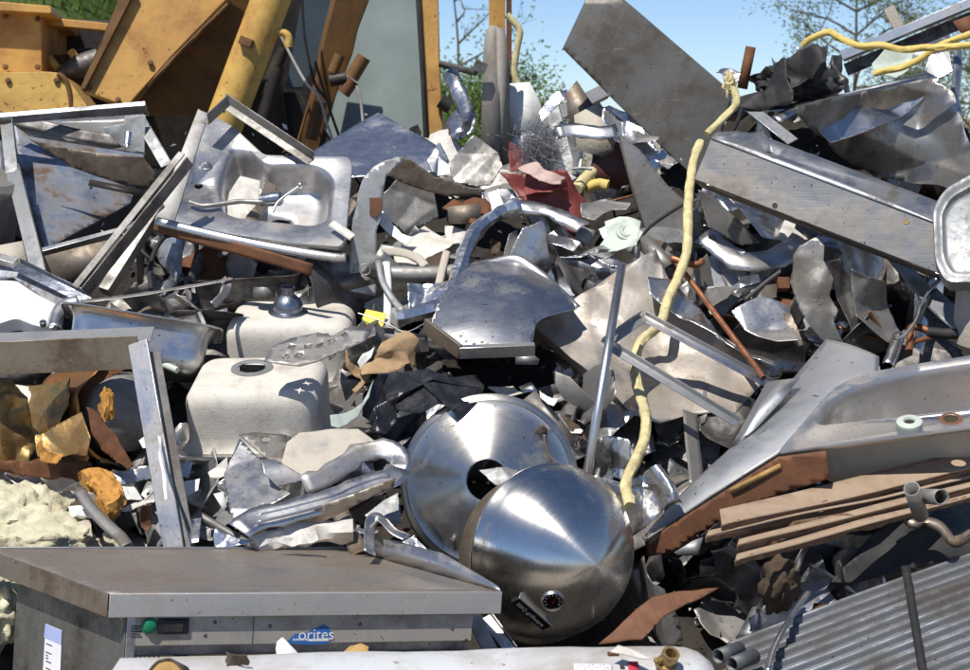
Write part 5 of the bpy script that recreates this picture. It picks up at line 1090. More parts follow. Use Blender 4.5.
# ------------------------------------------------------------------ crumpled steel sink in front
t = thing('crushed_sink', 'crushed steel sink with tan coated underside folded over', 'sink', Q(300, 535, -.15))
sheet('coated_floor', None, None, ZC((345, 150), (400, 105), (520, 92), (660, 85), (770, 160), (680, 205), (600, 260), (440, 338), (370, 290), (320, 240)), 'tan_coat', off=-.18, n=(0, -.48, .87), amp=.012, ridge=.012, freq=6, parent=t, th=.004)
def band(nm, pts, wd, mt, off, up, **k): return strip(nm, None, None, ZC(*pts), wd, mt, off, up=up, parent=t, **k)
band('upper_fold', ((418, 338), (500, 306), (590, 252), (660, 202), (730, 176), (800, 182), (848, 215), (842, 268)), .062, 'steel', -.19, (0, -.93, .37), cross=.001, wob=.4, k=2, sm=18)
band('lower_fold', ((842, 258), (810, 300), (740, 326), (640, 362), (560, 397), (440, 432), (320, 462), (200, 488), (130, 538)), .072, 'steel', -.22, (0, -.78, .62), cross=.002, wob=.35, k=2, sm=18)
for dz in (-16, 14): band('pressed_bead', tuple((x, y + dz) for x, y in ((800, 312), (740, 326), (640, 362), (560, 397), (440, 432), (320, 462), (210, 486))), .007, 'steel_clean', -.228, (0, -.78, .62), cross=.003)
sheet('bright_side', None, None, ZC((122, 112), (62, 285), (125, 553), (200, 470), (290, 430), (370, 385), (300, 340), (240, 225)), 'steel', off=-.14, n=(-.3, -.62, .72), fold=.26, nf=5, ridge=.012, freq=4, parent=t)
sheet('pierced_flap', None, None, ZC((128, 108), (200, 100), (340, 112), (355, 150), (322, 240), (250, 215), (190, 165)), 'steel_dull', off=-.12, n=(.1, -.5, .85), holes=[[*ZC((225, 130), (240, 120), (265, 120), (278, 130), (262, 140), (238, 142))]], cell=.03, parent=t)
sheet('curled_lip', None, None, ZC((225, 230), (260, 225), (330, 260), (430, 320), (400, 330), (300, 350), (240, 300)), 'steel', off=-.2, n=(.2, -.7, .6), bow=('v', .02), parent=t)
sheet('front_wall', None, None, ZC((130, 545), (260, 500), (440, 440), (640, 375), (830, 300), (820, 345), (700, 400), (560, 470), (420, 530), (230, 590)), 'steel_brown', off=-.2, n=(0, -.9, -.1), amp=.015, parent=t)
sheet('ribbed_sheet', 'dark ribbed panel with white end beneath the spun disc', 'panel', ZC((690, 470), (780, 400), (840, 370), (850, 440), (855, 500), (820, 525), (740, 500)), 'galv', off=.0, n=(.1, -.7, .7), fold=.1)
tube('white_bundle', 'white wrapped pipe bundle lying behind the table', 'pipe', [*ZC((200, 612), (300, 575), (420, 555), (520, 545), (640, 540))], .032, 'offwhite', -.1, wob=.5, sm=25, seg=9)
sheet('white_wrap', 'crumpled white wrap on the pipe bundle', 'plastic', ZC((280, 600), (330, 575), (480, 558), (490, 600), (380, 615)), 'offwhite', off=-.19, n=(0, -.8, .5), ridge=.05, freq=12, fold=.3)
strip('tan_tab', 'upright tan metal tab behind the table splashback', 'strip', [*ZC((580, 455), (610, 520), (650, 600), (670, 640))], .05, 'steel_brown', -.06, up=(.2, -1, .2), cross=.004)
strip('loop_strap', 'thin steel strap bent into a loop behind the table', 'strap', [*ZC((715, 640), (712, 560), (720, 500), (745, 482), (775, 495), (820, 540), (880, 570))], .035, 'steel', -.22, up=(.5, -.5, .5))
crumple('blue_scrap', 'light blue grey scrap next to the upright tan tab', 'sheet metal', 366, 531, .08, .08, 'steel_blue', -.18, folds=2, seed=51)
sheet('foil_bag', 'bright pointed foil bag lying behind the table splashback', 'foil', ZC((830, 610), (880, 570), (910, 555), (950, 600), (1040, 700), (960, 690), (880, 680)), 'alu', off=-.02, n=(-.1, -.8, .6), fold=.5, nf=6, ridge=.04, freq=9)
sheet('grey_offcut', 'creased bright offcut at the foot of the crushed sink', 'sheet metal', ZC((15, 560), (30, 530), (90, 560), (160, 590), (230, 605), (20, 620)), 'alu', off=-.12, n=(0, -.7, .7), fold=.35)
sheet('white_offcut', 'white flat offcut beside the crushed sink', 'sheet metal', ZC((15, 375), (60, 365), (75, 430), (60, 450)), 'white', off=-.03, n=(0, -.8, .6))
sheet('white_offcut', 'white creased offcut under the open drain sink rim', 'sheet metal', ZC((-10, 275), (80, 225), (85, 290), (40, 310), (0, 300)), 'offwhite', off=-.0, n=(0, -.7, .7), fold=.2)

# ------------------------------------------------------------------ spun disc and domed grill lid
fr = Fr(489, 482, 5.32, (-.07, -.955, .27))
Rm = 91 / FPX * 5.32
lathe('spun_disc', fr, [(Rm * .985, -.022), (Rm, -.014), (Rm * .99, -.004), (Rm * .955, .0), (Rm * .93, .001), (Rm * .915, .006), (Rm * .905, .004), (Rm * .8, .016), (Rm * .65, .033), (Rm * .5, .050), (Rm * .36, .066), (Rm * .25, .079), (Rm * .235, .079), (Rm * .23, .05)], 'spun_warm', None, 'large spun steel disc with a round centre hole', 'disc', seg=96, th=.002, smooth=60)
sheet('corner_bracket', 'small grey corner bracket showing in the spun disc hole', 'bracket', ZD((255, 230), (330, 222), (372, 228), (345, 262), (300, 272), (285, 262)), 'galv', d=5.12, n=(0, -.8, .6), fold=.3)
sheet('bright_corner', 'triangular grey plate behind the rim of the spun disc', 'plate', B3((160, 260), (205, 225), (290, 320), (360, 405), (340, 450), (260, 340)), 'steel_dull', off=.12, n=(.2, -.8, .5))
for pts, mt, lab in ((((30, 230), (120, 215), (160, 245), (90, 250)), 'tan_coat', 'pale torn piece above the spun disc'), (((145, 200), (190, 195), (215, 225), (160, 235)), 'alu', 'bright bent piece above the spun disc rim'), (((220, 225), (290, 270), (275, 300), (225, 250)), 'white', 'white oval piece near the spun disc rim'), (((300, 320), (370, 360), (400, 420), (360, 400), (310, 345)), 'burlap', 'brown ragged piece beside the polished pipe'), (((340, 365), (385, 380), (375, 395), (345, 385)), 'white', 'tiny white chip beside the polished pipe')):
    sheet('scrap_piece', lab, 'scrap', B3(*pts), mt, off=.05, n=(0, -.7, .7), fold=.3, ridge=.02, jag=.01)
ax = V((.50, -.86, .04)).normalized(); Rd = 90 / FPX * 4.85
t = thing('grill_lid', 'polished domed grill lid with thermometer and black nameplate', 'grill lid', P(555, 640, 4.85))
fr = Fr(P(553, 552, 4.93), 0, 0, ax)
def domez(r): return .185 * max(0, 1 - (min(r, Rd) / Rd) ** 2.1) ** .62 + .03 * (1 - r / Rd)
prof = [(Rd * 1.0, -.035), (Rd * 1.02, -.03), (Rd * 1.02, -.02), (Rd * 1.0, -.014)] + [(Rd * r, .01 + domez(Rd * r) - .0) for r in (.995, .98, .96, .93, .89, .84, .78, .7, .6, .5, .4, .3, .2, .1, .04)] + [(0, .01 + domez(0))]
bm = lathe_bm(fr, prof, 128)
for v in bm.verts:
    q = v.co * 9; v.co += fr.n * (.0035 * noise.noise(q) - .006 * max(0, noise.noise(q * 1.7 + V((8, 1, 3))) - .35))
lid = mk('lid_dome', bm, 'steel_spun', t, th=.002, smooth=60)
def on_dome(px, py):
    r_ = ray(px, py); p = CAM + r_ * 4.4
    for _ in range(200):
        q = p - fr.o; zz = q.dot(fr.n); rr = (q - fr.n * zz).length
        if zz < .01 + domez(min(rr, Rd)): break
        p = p + r_ * .004
    q = p - fr.o; rad = (q - fr.n * q.dot(fr.n)); rr = rad.length; e = .002
    sl_ = (domez(rr + e) - domez(rr - e)) / (2 * e)
    return p, (fr.n - rad.normalized() * sl_).normalized()
p_, n_ = on_dome(552.5, 600)
f = Fr(p_, 0, 0, n_)
th_ = thing('thermometer', None, None, p_); th_.parent = t; th_.location = p_ - ORG[t.name]
bpy.data.objects.remove(th_)
g = lathe('thermometer', f, [(.031, -.004), (.032, .006), (.029, .011), (.0255, .010), (.025, .006)], 'steel_clean', t, seg=40)
lathe('dial', f, [(.0255, .005), (.0, .0055)], metal('dial_black', (.02, .02, .02), .3, (.06, .02, .02), .3, 20, dirtmetal=0), g, seg=32)
bm = bmesh.new()
for i in range(9):
    a = R(210 - i * 30); c_, s_ = math.cos(a), math.sin(a); w_ = .0012
    v = [bm.verts.new(f.w(c_ * r1 - s_ * k, s_ * r1 + c_ * k, .0065)) for r1, k in ((.017, -w_), (.023, -w_), (.023, w_), (.017, w_))]; bm.faces.new(v)
mk('dial_marks', bm, 'ink_white', g, smooth=0)
bm = bmesh.new(); v = [bm.verts.new(f.w(x, y, .007)) for x, y in ((-.002, -.006), (.002, -.006), (.009, .016))]; bm.faces.new(v); mk('needle', bm, 'ink_red', g, smooth=0)
p_, n_ = on_dome(531.5, 612.5)
pA, _ = on_dome(514.5, 598.5); pB, _ = on_dome(549, 627)
f = Fr(p_ + n_ * .002, 0, 0, n_, pB - pA)
pl = box('nameplate', f, -.064, .064, -.0165, .0165, -.012, .006, 'black', t, bevel=.003)
box('plate_rim', f, -.0655, .0655, .0168, .0205, -.012, .009, 'steel_dull', pl, bevel=.001)
text('BBQ grillware', f, -.002, -.001, .0178, 'ink_white', pl, 0, z=.0075, bold=True)
lathe('lid_bowl', Fr(P(540, 556, 5.02), 0, 0, ax), [(Rd * .9, .05), (Rd * 1.0, .045), (Rd * 1.03, .03), (Rd * 1.0, .015), (Rd * .97, -.02), (Rd * .9, -.08), (Rd * .7, -.13), (0, -.16)], 'steel_brown', None, 'brown steel bowl edge behind the polished grill lid', 'bowl', seg=80, th=.003, smooth=50)
t2 = thing('grey_bracket', 'grey folded bracket strips below the grill lid by the table end', 'bracket', P(490, 655, 4.55))
sheet('tab', None, None, C3((-10, 372), (78, 372), (80, 452), (-10, 458)), 'galv', d=4.52, n=(0, -.95, .3), parent=t2)
bar('strut', None, None, P(*C3((-25, 470))[0], 4.6), P(*C3((40, 600))[0], 4.5), .04, .006, 'galv', up=(.3, -.9, .3), parent=t2, world=True)
bar('strut', None, None, P(*C3((20, 465))[0], 4.62), P(*C3((120, 600))[0], 4.55), .03, .02, 'steel', up=(.3, -.9, .3), parent=t2, world=True, kind='L')
tube('short_pin', 'short bright pin standing at the end of the table splashback', 'pin', [P(480, 588, 4.6), P(481, 577, 4.6)], .008, 'steel_clean', world=True, smooth=0)
crumple('crinkled_foil', 'crinkled bright foil bunched beside the thick yellow hose end', 'foil', 655, 492, .2, .14, 'alu', -.05, n=(.1, -.8, .6), spin=.4, folds=4, ang=60, amp=.04, seed=61, freq=16, nu=26, nv=18)
crumple('crinkled_foil', 'crinkled silver piece between grill lid and polished pipe', 'foil', 612, 462, .13, .14, 'steel', .1, n=(.0, -.8, .6), folds=3, ang=60, amp=.03, seed=62)
strip('dark_upright', 'dark upright strip with bright tip in the hollow', 'strip', [(690, 412), (692, 440), (695, 465), (697, 485)], .05, 'steel_dull', .1, up=(.2, -1, .1))
crumple('dim_scrap', 'dim crumpled piece deep in the hollow under the tan sheet', 'scrap', 672, 440, .1, .1, 'steel', .3, folds=2, seed=64)
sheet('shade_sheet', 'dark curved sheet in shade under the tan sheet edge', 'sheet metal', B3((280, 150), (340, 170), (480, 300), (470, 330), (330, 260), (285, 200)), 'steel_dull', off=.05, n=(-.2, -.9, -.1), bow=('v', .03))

# ------------------------------------------------------------------ right: sheet ramp, big sink, cardboard, corrugated sheet
t = thing('curved_ramp', 'smooth curved stainless panel sweeping down under the big sink', 'panel', Q(700, 560, -.1))
f = Fr(720, 470, 5.28, (-.28, -.42, .86))
lf_ = catmull([V((*f.l(p), 0)) for p in ZR((15, 600), (120, 480), (240, 370), (320, 300), (385, 225), (440, 150), (520, 55))], 8)
rp_ = [V((*f.l(p), 0)) for p in ZR((22, 614), (200, 494), (385, 378), (480, 305), (560, 245), (668, 165), (668, 104))]
rt_ = [rp_[k].lerp(rp_[k + 1], i / 8) for k in range(6) for i in range(8)] + [rp_[-1]]
bm = bmesh.new(); g = []
for a_, b_ in zip(lf_, rt_):
    row = []
    for i in range(13):
        q = a_.lerp(b_, i / 12); row.append(bm.verts.new(f.w(q.x, q.y, .012 * math.sin(math.pi * i / 12) * min(1, (b_ - a_).length * 4) + .004 * noise.noise(q * 4))))
    g.append(row)
for a_, b_ in zip(g, g[1:]):
    for i in range(12): bm.faces.new((a_[i], a_[i + 1], b_[i + 1], b_[i]))
mk('panel_face', bm, 'satin', t, th=.004, smooth=70)
bm = bmesh.new(); sweep_bm([f.w(p.x, p.y, -.004) for p in rt_[:-4]], rprof(.006, .022), True, f.n, bm=bm); mk('folded_edge', bm, 'steel_dull', t)
sheet('side_wing', None, None, ZR((240, 372), (268, 330), (355, 172), (445, 162), (395, 225), (320, 305)), 'satin', fr=Fr(f.w(0, 0, -.012), 0, 0, (-.42, -.45, .79)), parent=t, th=.003, lips=((1, -.02),))
t = thing('rusted_board', 'orange rusted board below the smooth curved panel', 'board', P(700, 545, 5.0))
f = Fr(720, 510, 5.05, (-.30, -.9, -.1))
sheet('board', None, None, ZR((15, 618), (200, 500), (385, 382), (520, 365), (530, 440), (370, 490), (190, 580), (100, 640), (20, 660)), 'rust_orange', fr=f, th=.012, parent=t, amp=.01)
sheet('yellow_edge', None, None, ZR((250, 470), (330, 430), (390, 400), (395, 412), (335, 445), (258, 485)), 'log', fr=Fr(f.w(0, 0, .012), 0, 0, f.n), th=.006, parent=t)
t = thing('large_sink', 'large steel sink with two tap holes resting on the cardboard', 'sink', P(900, 500, 5.2))
o_ = P(778, 452, 4.98); u_ = P(1060, 415, 4.98) - o_; v_ = P(838, 372, 5.34) - o_
n_ = u_.cross(v_).normalized(); fr = Fr(o_, 0, 0, n_, u_)
outer = [fr.l(p) for p in ZR((386, 368), (1200, 262), (1200, 80), (921, 100), (780, 122), (660, 143), (590, 163), (540, 192), (505, 228))]
outer = fillet(outer, .02, 3)
op = [fr.l(p) for p in ZR((500, 296), (1130, 226), (1130, 92), (921, 118), (760, 142), (650, 168), (570, 195), (520, 225), (488, 262), (485, 288))]
op = fillet(op, .03, 4)
h1, h2 = fr.l(ZR((752, 288))[0]), fr.l(ZR((868, 276))[0])
sink_body('body', fr, outer, [(op, .21, .9, .04, None)], [circ(h2.x, h2.y, .021, 18)], metal('satin_sink_steel', (.58, .58, .58), .3, (.40, .30, .22), .32, 5, brush='u', dent=.05, dirtmetal=.5), t, lip=.012, th=.002)
bm = bmesh.new(); op2 = op if sum(op[i - 1][0] * op[i][1] - op[i][0] * op[i - 1][1] for i in range(len(op))) > 0 else op[::-1]
rings, _ = tub_rings(scl(op2, 1.012), .216, .91, .04, None); loft(bm, Fr(fr.w(0, 0, -.003), 0, 0, fr.n, fr.u), rings)
mk('coated_underside', bm, 'tan_coat', t, smooth=60)
lathe('hole_ring', Fr(fr.w(h1.x, h1.y, .001), 0, 0, fr.n), [(.036, 0), (.036, .005), (.03, .009), (.018, .009), (.014, .004), (.014, .0)], 'green_pale', t, seg=30)
lathe('hole_dark', Fr(fr.w(h1.x, h1.y, .0015), 0, 0, fr.n), [(.015, .002), (0, .002)], 'grease_shade', t, seg=20)  # dark disc over the uncut deck, stands for the hole's shade
lathe('rust_ring', Fr(fr.w(h2.x, h2.y, .0), 0, 0, fr.n), [(.034, .0005), (.03, .002), (.022, .002), (.021, -.004)], 'rust_orange', t, seg=30)
# cardboard
def cardsheet(lab, a, b, c, d, off, n=(0, -.27, .96)):
    t = thing('cardboard', lab, 'cardboard', P((a[0] + b[0]) / 2, a[1], D(a[1]) + off))
    f = Fr(a[0], a[1], D(a[1]) + off, n)
    # front edge a->b, back b->c->d
    s_ = sheet('card_face', None, None, [a, ((a[0] + b[0]) / 2, (a[1] + b[1]) / 2 + 2), b, c, d], 'card', fr=f, th=.005, amp=.008, freq=2.5, parent=t)
    pa_, pb_ = f.hit(*a), f.hit(*b); ax_ = pb_ - pa_
    bm = bmesh.new(); pts = [pa_ + ax_ * (i / 60) + V((0, .004, -.010 + .0015 * math.sin(i * 2.4) + .01 * noise.noise(V((i * .2, a[1], 0))))) for i in range(61)]
    sweep_bm(pts, rprof(.006, .016), True, (0, -.28, .96), bm=bm)
    mk('corrugated_edge', bm, 'card_edge', t, smooth=0); return t
cardsheet('top cardboard sheet with a torn corner under the large sink', ZR((228, 572))[0], ZR((1100, 372))[0], ZR((1100, 322))[0], ZR((222, 530))[0], -.27)
cardsheet('middle cardboard sheet in the stack below the large sink', ZR((184, 602))[0], ZR((1100, 396))[0], ZR((1100, 386))[0], ZR((192, 588))[0], -.24)
cardsheet('narrow cardboard layer with a wavy torn edge in the stack', ZR((272, 628))[0], ZR((1100, 420))[0], ZR((1100, 410))[0], ZR((276, 614))[0], -.24)
cardsheet('bottom cardboard sheet sagging over the dark hollow', ZR((266, 672))[0], ZR((1100, 438))[0], ZR((1100, 428))[0], ZR((270, 656))[0], -.22)
sheet('card_flap', 'folded cardboard end flap hanging from the stack', 'cardboard', C4((100, 150), (500, 85), (540, 95), (300, 175), (95, 275)), 'card_edge', off=-.15, n=(0, -1, .05), th=.004, amp=.01)
tube('plastic_pipe', 'upright grey plastic pipe end standing before the cardboard', 'pipe', [P(*ZR((758, 470))[0], 4.62), P(*ZR((783, 545))[0], 4.72)], .020, 'tank_metal', world=True, hollow=True, seg=18)
tube('plastic_pipe', 'grey plastic pipe end pointing sideways before the cardboard', 'pipe', [P(*ZR((842, 494))[0], 4.58), P(*ZR((785, 492))[0], 4.74)], .0195, 'tank_metal', world=True, hollow=True, seg=18)
sheet('brown_tarp', 'dark brown curled sheet over the hollow beneath the cardboard', 'sheet metal', C4((680, 95), (720, 90), (760, 130), (800, 112), (870, 140), (910, 190), (1020, 160), (1020, 230), (900, 260), (640, 320), (420, 380), (500, 280), (600, 170)), 'rubber', off=.05, n=(0, -.75, .3), ridge=.03, freq=5, amp=.03)
strip('curled_edge', 'light curled lip of metal above the dark hollow', 'strip', [*C4((675, 100), (720, 95), (755, 125), (800, 115), (860, 140), (910, 195), (970, 165), (1020, 160))], .03, 'steel_brown', -.12, up=(0, -.8, .5), cross=.012, wob=.6)
mk('matted_lump', blob_bm(P(*C4((265, 350))[0], 4.85), .05, .05, .075, .4, 2, 9, 4), 'burlap', label='brown matted lump hanging in the hollow under the cardboard', cat='scrap', smooth=180)
mk('black_shade_sheet', (lambda fr: crumple_bm(fr, .34, .26, 71, 3, 40, .05, 30, 24, 8, .3))(Fr(745, 585, 5.05, (0, -.95, .05))), 'black', label='black crumpled sheet standing in for deep shade behind the rusty board scrap', cat='plastic sheet', th=.001, smooth=60)  # black sheet put in where there is only deep shade
sheet('hollow_shade_sheet', 'black sheet standing in for the deep shade under the cardboard', 'plastic sheet', [(700, 560), (980, 470), (1000, 560), (800, 630), (700, 640)], 'black', off=.3, n=(0, -.95, .2), ridge=.06, freq=4, amp=.05)  # shade of the hollow painted as a black sheet
for a, b, mt in (((640, 215), (790, 180), 'steel'), ((700, 240), (850, 190), 'steel_blue')):
    pass
sheet('ribbed_plastic', 'black ribbed plastic strip under the torn cardboard corner', 'plastic', C3((730, 240), (800, 185), (900, 110), (950, 120), (900, 200), (830, 240)), 'black', off=.05, n=(0, -.9, .3), fold=.5, nf=6)
sheet('white_slip', 'white slip showing below the rusted board end', 'plate', C3((722, 232), (790, 190), (830, 175), (812, 240), (740, 242)), 'galv', off=.06, n=(0, -.9, .3))
t = thing('rusty_plate', 'rust orange thin plate leaning between grill lid and white cylinder', 'plate', P(660, 625, 4.55))
sheet('plate_face', None, None, C3((440, 575), (560, 480), (640, 412), (740, 390), (890, 362), (800, 420), (700, 475), (600, 575)), 'rust_orange', d=4.55, n=(-.05, -.75, .66), bow=('u', .02), ridge=.012, freq=6, jag=.006, th=.004, parent=t)
bm = bmesh.new()
# corrugated zinc sheets
def corrugated(lab, px0, px1, off, phase=0, zdrop=0):
    t = thing('corrugated_sheet', lab, 'roofing sheet', px0[0])
    return t
cn = V((-.24, -.36, .90)).normalized()
f0 = Fr(840, 640, 4.42, cn); ud = (f0.hit(*C4((968, 300))[0]) - f0.hit(*C4((160, 600))[0])).normalized()
def corr_sheet(lab, corner_pts, zoff, ph):
    f = Fr(f0.w(0, 0, zoff), 0, 0, cn, ud); ls = [f.l(p) for p in corner_pts]
    x0 = min(p.x for p in ls[:2]); x1 = max(p.x for p in ls); y1 = max(p.y for p in ls); y0 = min(p.y for p in ls)
    bm = bmesh.new(); nx, pitch = 40, .034; ny = int((y1 - y0) / pitch * 10); g = []
    uv = bm.loops.layers.uv.verify()
    for j in range(ny + 1):
        y = y0 + (y1 - y0) * j / ny; row = []
        for i in range(nx + 1):
            x = x0 + (x1 - x0) * i / nx
            z = .0085 * math.cos(2 * math.pi * (y / pitch + ph)) + .012 * noise.noise(V((x * 1.5, y * 1.5, ph + 3)))
            row.append((bm.verts.new(f.w(x, y, z)), (x, y)))
        g.append(row)
    for j in range(ny):
        for i in range(nx):
            q = (g[j][i], g[j][i + 1], g[j + 1][i + 1], g[j + 1][i]); fc = bm.faces.new([a[0] for a in q])
            for l, a in zip(fc.loops, q): l[uv].uv = a[1]
    return mk('corrugated_sheet', bm, 'corr', label=lab, cat='roofing sheet', th=.0012, smooth=60), f
cs, fc_ = corr_sheet('corrugated zinc sheet with a dark banded strap at the picture corner', [(738, 662), (712, 706), (1010, 568), (1010, 760)], 0, 0)
cs2, _ = corr_sheet('darker corrugated sheet lying underneath and behind the strapped one', [(726, 642), (738, 662), (1010, 540), (1010, 574)], -.05, .4)
pA, pB = fc_.l(C4((735, 330))[0]), fc_.l(C4((790, 660))[0])
pts = [fc_.w(pA.x + (pB.x - pA.x) * i / 60, pA.y + (pB.y - pA.y) * i / 60, .016 + .0 * math.cos(i)) for i in range(-6, 70)]
mk('banding_strap', sweep_bm(pts, [(-.011, 0), (.011, 0)], False, cn), 'rubber', label='black banding strap stretched across the corrugated sheet', cat='strap', th=.0015)
tube('zinc_roll', 'rolled zinc tube end poking out beside the white cylinder', 'pipe', [P(*C4((30, 620))[0], 4.35), P(*C4((110, 590))[0], 4.42)], .018, 'corr', world=True, hollow=True)
tube('zinc_roll', 'second rolled zinc tube end just below the first one', 'pipe', [P(*C4((80, 650))[0], 4.3), P(*C4((165, 618))[0], 4.37)], .018, 'corr', world=True, hollow=True)
strip('leaning_angle', 'shiny narrow angle strip leaning on the corrugated sheet', 'strip', [P_ for P_ in ()] or [(767, 672, -.13), (773, 650, -.11), (788, 622, -.07), (808, 593, -.02)], .022, 'steel_clean', -.02, up=(-.5, -.8, .2), cross=.006)

# ------------------------------------------------------------------ steel table with control panel
A_ = P(110, 594, 4.05); B_ = P(501, 592, 4.40)
C_ = P(-14, 549, 4.56)
u_ = B_ - A_; W = u_.length; v_ = C_ - A_; H = v_.length
n_ = u_.cross(v_).normalized()
t = thing('steel_table', 'stained steel work table with green button and digital display', 'table', A_ + V((.3, .3, -.5)))
fr = Fr(A_, 0, 0, n_, u_)
bk = fr.l((346, 549)); rt = fr.l((395, 566))
Hb = bk.y; Cl = fr.l((-14, 549)); sd = Cl.normalized()
lp = [V((0, 0)), V((W, 0)), V((rt.x + .03, rt.y)), V((bk.x, Hb)), Cl]
bm, _ = poly_bm(fr, [lp], .05, lambda x, y: .002 * noise.noise(V((x * 5, y * 5, 0))))
mk('worktop', bm, metal('brown_stained_top', (.48, .45, .41), .32, (.25, .20, .155), .62, 3.2, brush='u', dent=.08, dirtmetal=.65), t, th=.002)
TH = .054
box('front_edge', fr, -.001, W + .002, -.004, .0, -TH, .0015, metal('worn_edge', (.66, .65, .63), .4, (.42, .40, .37), .6, 6, brush='u', dent=.05), t, bevel=.0015)
def quadbox(nm, p, q, th, z0, z1, mt):
    d = (q - p).normalized(); nn = V((-d.y, d.x)) * th
    bm = bmesh.new(); c = [p, q, q + nn, p + nn]; v = [bm.verts.new(fr.w(a.x, a.y, z)) for z in (z0, z1) for a in c]
    for k in ((3, 2, 1, 0), (4, 5, 6, 7), (0, 1, 5, 4), (1, 2, 6, 5), (2, 3, 7, 6), (3, 0, 4, 7)): bm.faces.new([v[i] for i in k])
    bmesh.ops.recalc_face_normals(bm, faces=bm.faces[:]); return mk(nm, bm, mt, t, bevel=.0015)
quadbox('side_edge', V((-.003, .0)), Cl + V((-.003, 0)), .003, -TH, .001, 'steel_brown')
quadbox('back_edge', Cl, V((bk.x, Hb)), .003, -TH, .006, 'steel')
# splashback: raised flange along the far end
e0, e1 = V((W, 0)), V((bk.x, Hb))
bm = bmesh.new(); uvl = bm.loops.layers.uv.verify(); g = []
for i in range(25):
    s = i / 24; p = e0.lerp(V((rt.x + .03, rt.y)), min(1, s * 1.6)) if s < .625 else V((rt.x + .03, rt.y)).lerp(e1, (s - .625) / .375)
    hgt = .010 + .045 * min(1, s * 2.6) * (1 - max(0, s - .7) * 2.2)
    g.append([bm.verts.new(fr.w(p.x + .012 * k * s, p.y + .02 * k, hgt * k + .002)) for k in (0, .5, 1)])
for a, b in zip(g, g[1:]):
    for k in range(2): bm.faces.new((a[k], b[k], b[k + 1], a[k + 1]))
mk('splashback', bm, 'steel', t, th=.003, smooth=12)
# body under the top
x0, x1, y0, y1 = .045, W - .065, .014, Cl.y - .06
quadbox('side_panel', V((x0, y0)), V((x0, y0)) + sd * (Cl.length - .1), .004, -.6, -TH + .001, metal('dark_streaked_side', (.30, .30, .28), .38, (.07, .06, .045), .6, 4, brush='v', dent=.05))
box('corner_post', fr, x0, x0 + .022, y0, y0 + .02, -.6, -TH + .001, 'steel', t)
fp = Fr(fr.w(0, y0, 0), 0, 0, -fr.v, fr.u)   # front panel plane: y up is +n
pan = metal('scuffed_front_panel', (.64, .62, .58), .4, (.40, .37, .32), .6, 7, brush='u', dent=.04)
box('control_panel', fp, x0 + .022, x1, -.125, -TH + .001, -.004, 0, pan, t)
box('groove', fp, x0 + .022, x1, -.152, -.125, -.03, -.022, 'steel_blue', t)
box('lower_panel', fp, x0 + .022, x1, -.6, -.152, -.01, -.004, pan, t)
def onfp(px, py): return fp.l((px, py))
c = onfp(149, 625.5); lathe('push_button', Fr(fp.w(c.x, c.y, .001), 0, 0, fp.n), [(.0185, 0), (.0185, .004), (.0145, .005), (.0145, .012), (.012, .014), (0, .0145)], 'button', t, seg=32)
a, b = onfp(157, 634), onfp(189, 618); ds = box('display', fp, a.x, b.x, a.y, b.y, .0005, .008, 'black', t, bevel=.003)
box('display_glass', fp, a.x + .014, b.x - .014, a.y + .006, b.y - .004, .006, .0095, 'rubber', ds, bevel=.001)
a = onfp(131, 632)
bm = bmesh.new()
for i in range(5): box_bm(fp, a.x, a.x + .026 - .004 * (i % 2), a.y - .012 + i * .006, a.y - .0095 + i * .006, .0005, .001, bm)
mk('instruction_print', bm, 'ink', t, smooth=0)
for i in range(7):
    a = onfp(130 + i * 4.6, 657); box('vent_slot', fp, a.x, a.x + .006, a.y - .09, a.y + .002, -.0035, -.0032, 'grease_shade', t, bevel=0)
for px_, py_ in ((215, 622), (270, 626), (360, 624), (452, 628), (466, 640), (205, 635)):
    c = onfp(px_, py_); lathe('panel_screw', Fr(fp.w(c.x, c.y, 0), 0, 0, fp.n), [(.0, .0025), (.003, .0025), (.0045, .001), (.0045, -.001)], 'steel_dark', t, seg=12)
box('panel_seam', fp, x0 + .30, x0 + .302, -.125, -TH, -.001, .0004, 'grease_shade', t, bevel=0)
# blue torn sticker
stk = [onfp(*p) for p in C2((172, 565), (205, 535), (250, 530), (290, 510), (312, 500), (332, 510), (341, 540), (335, 560), (320, 572), (250, 575), (200, 572))]
bm, _ = poly_bm(fp, [stk], 0); 
for v in bm.verts: v.co += fp.n * .0012
sk = mk('blue_sticker', bm, 'blue', t, smooth=0, th=.0003)
c = onfp(*C2((283, 538))[0]); text('orites', fp, c.x, c.y, .038, 'ink_white', sk, 0, z=.0022)
a, b = onfp(*C2((252, 562))[0]), onfp(*C2((330, 553))[0]); box('white_bar', fp, a.x, b.x, a.y, b.y, .0014, .002, 'ink_white', sk, bevel=0)
a = onfp(*C2((215, 556))[0])
bm = bmesh.new()
for i in range(7): box_bm(fp, a.x - .012 + i * .006, a.x - .0085 + i * .006, a.y - .0025, a.y + .0025, .0014, .002, bm)
mk('small_print', bm, 'ink_white', sk, smooth=0)
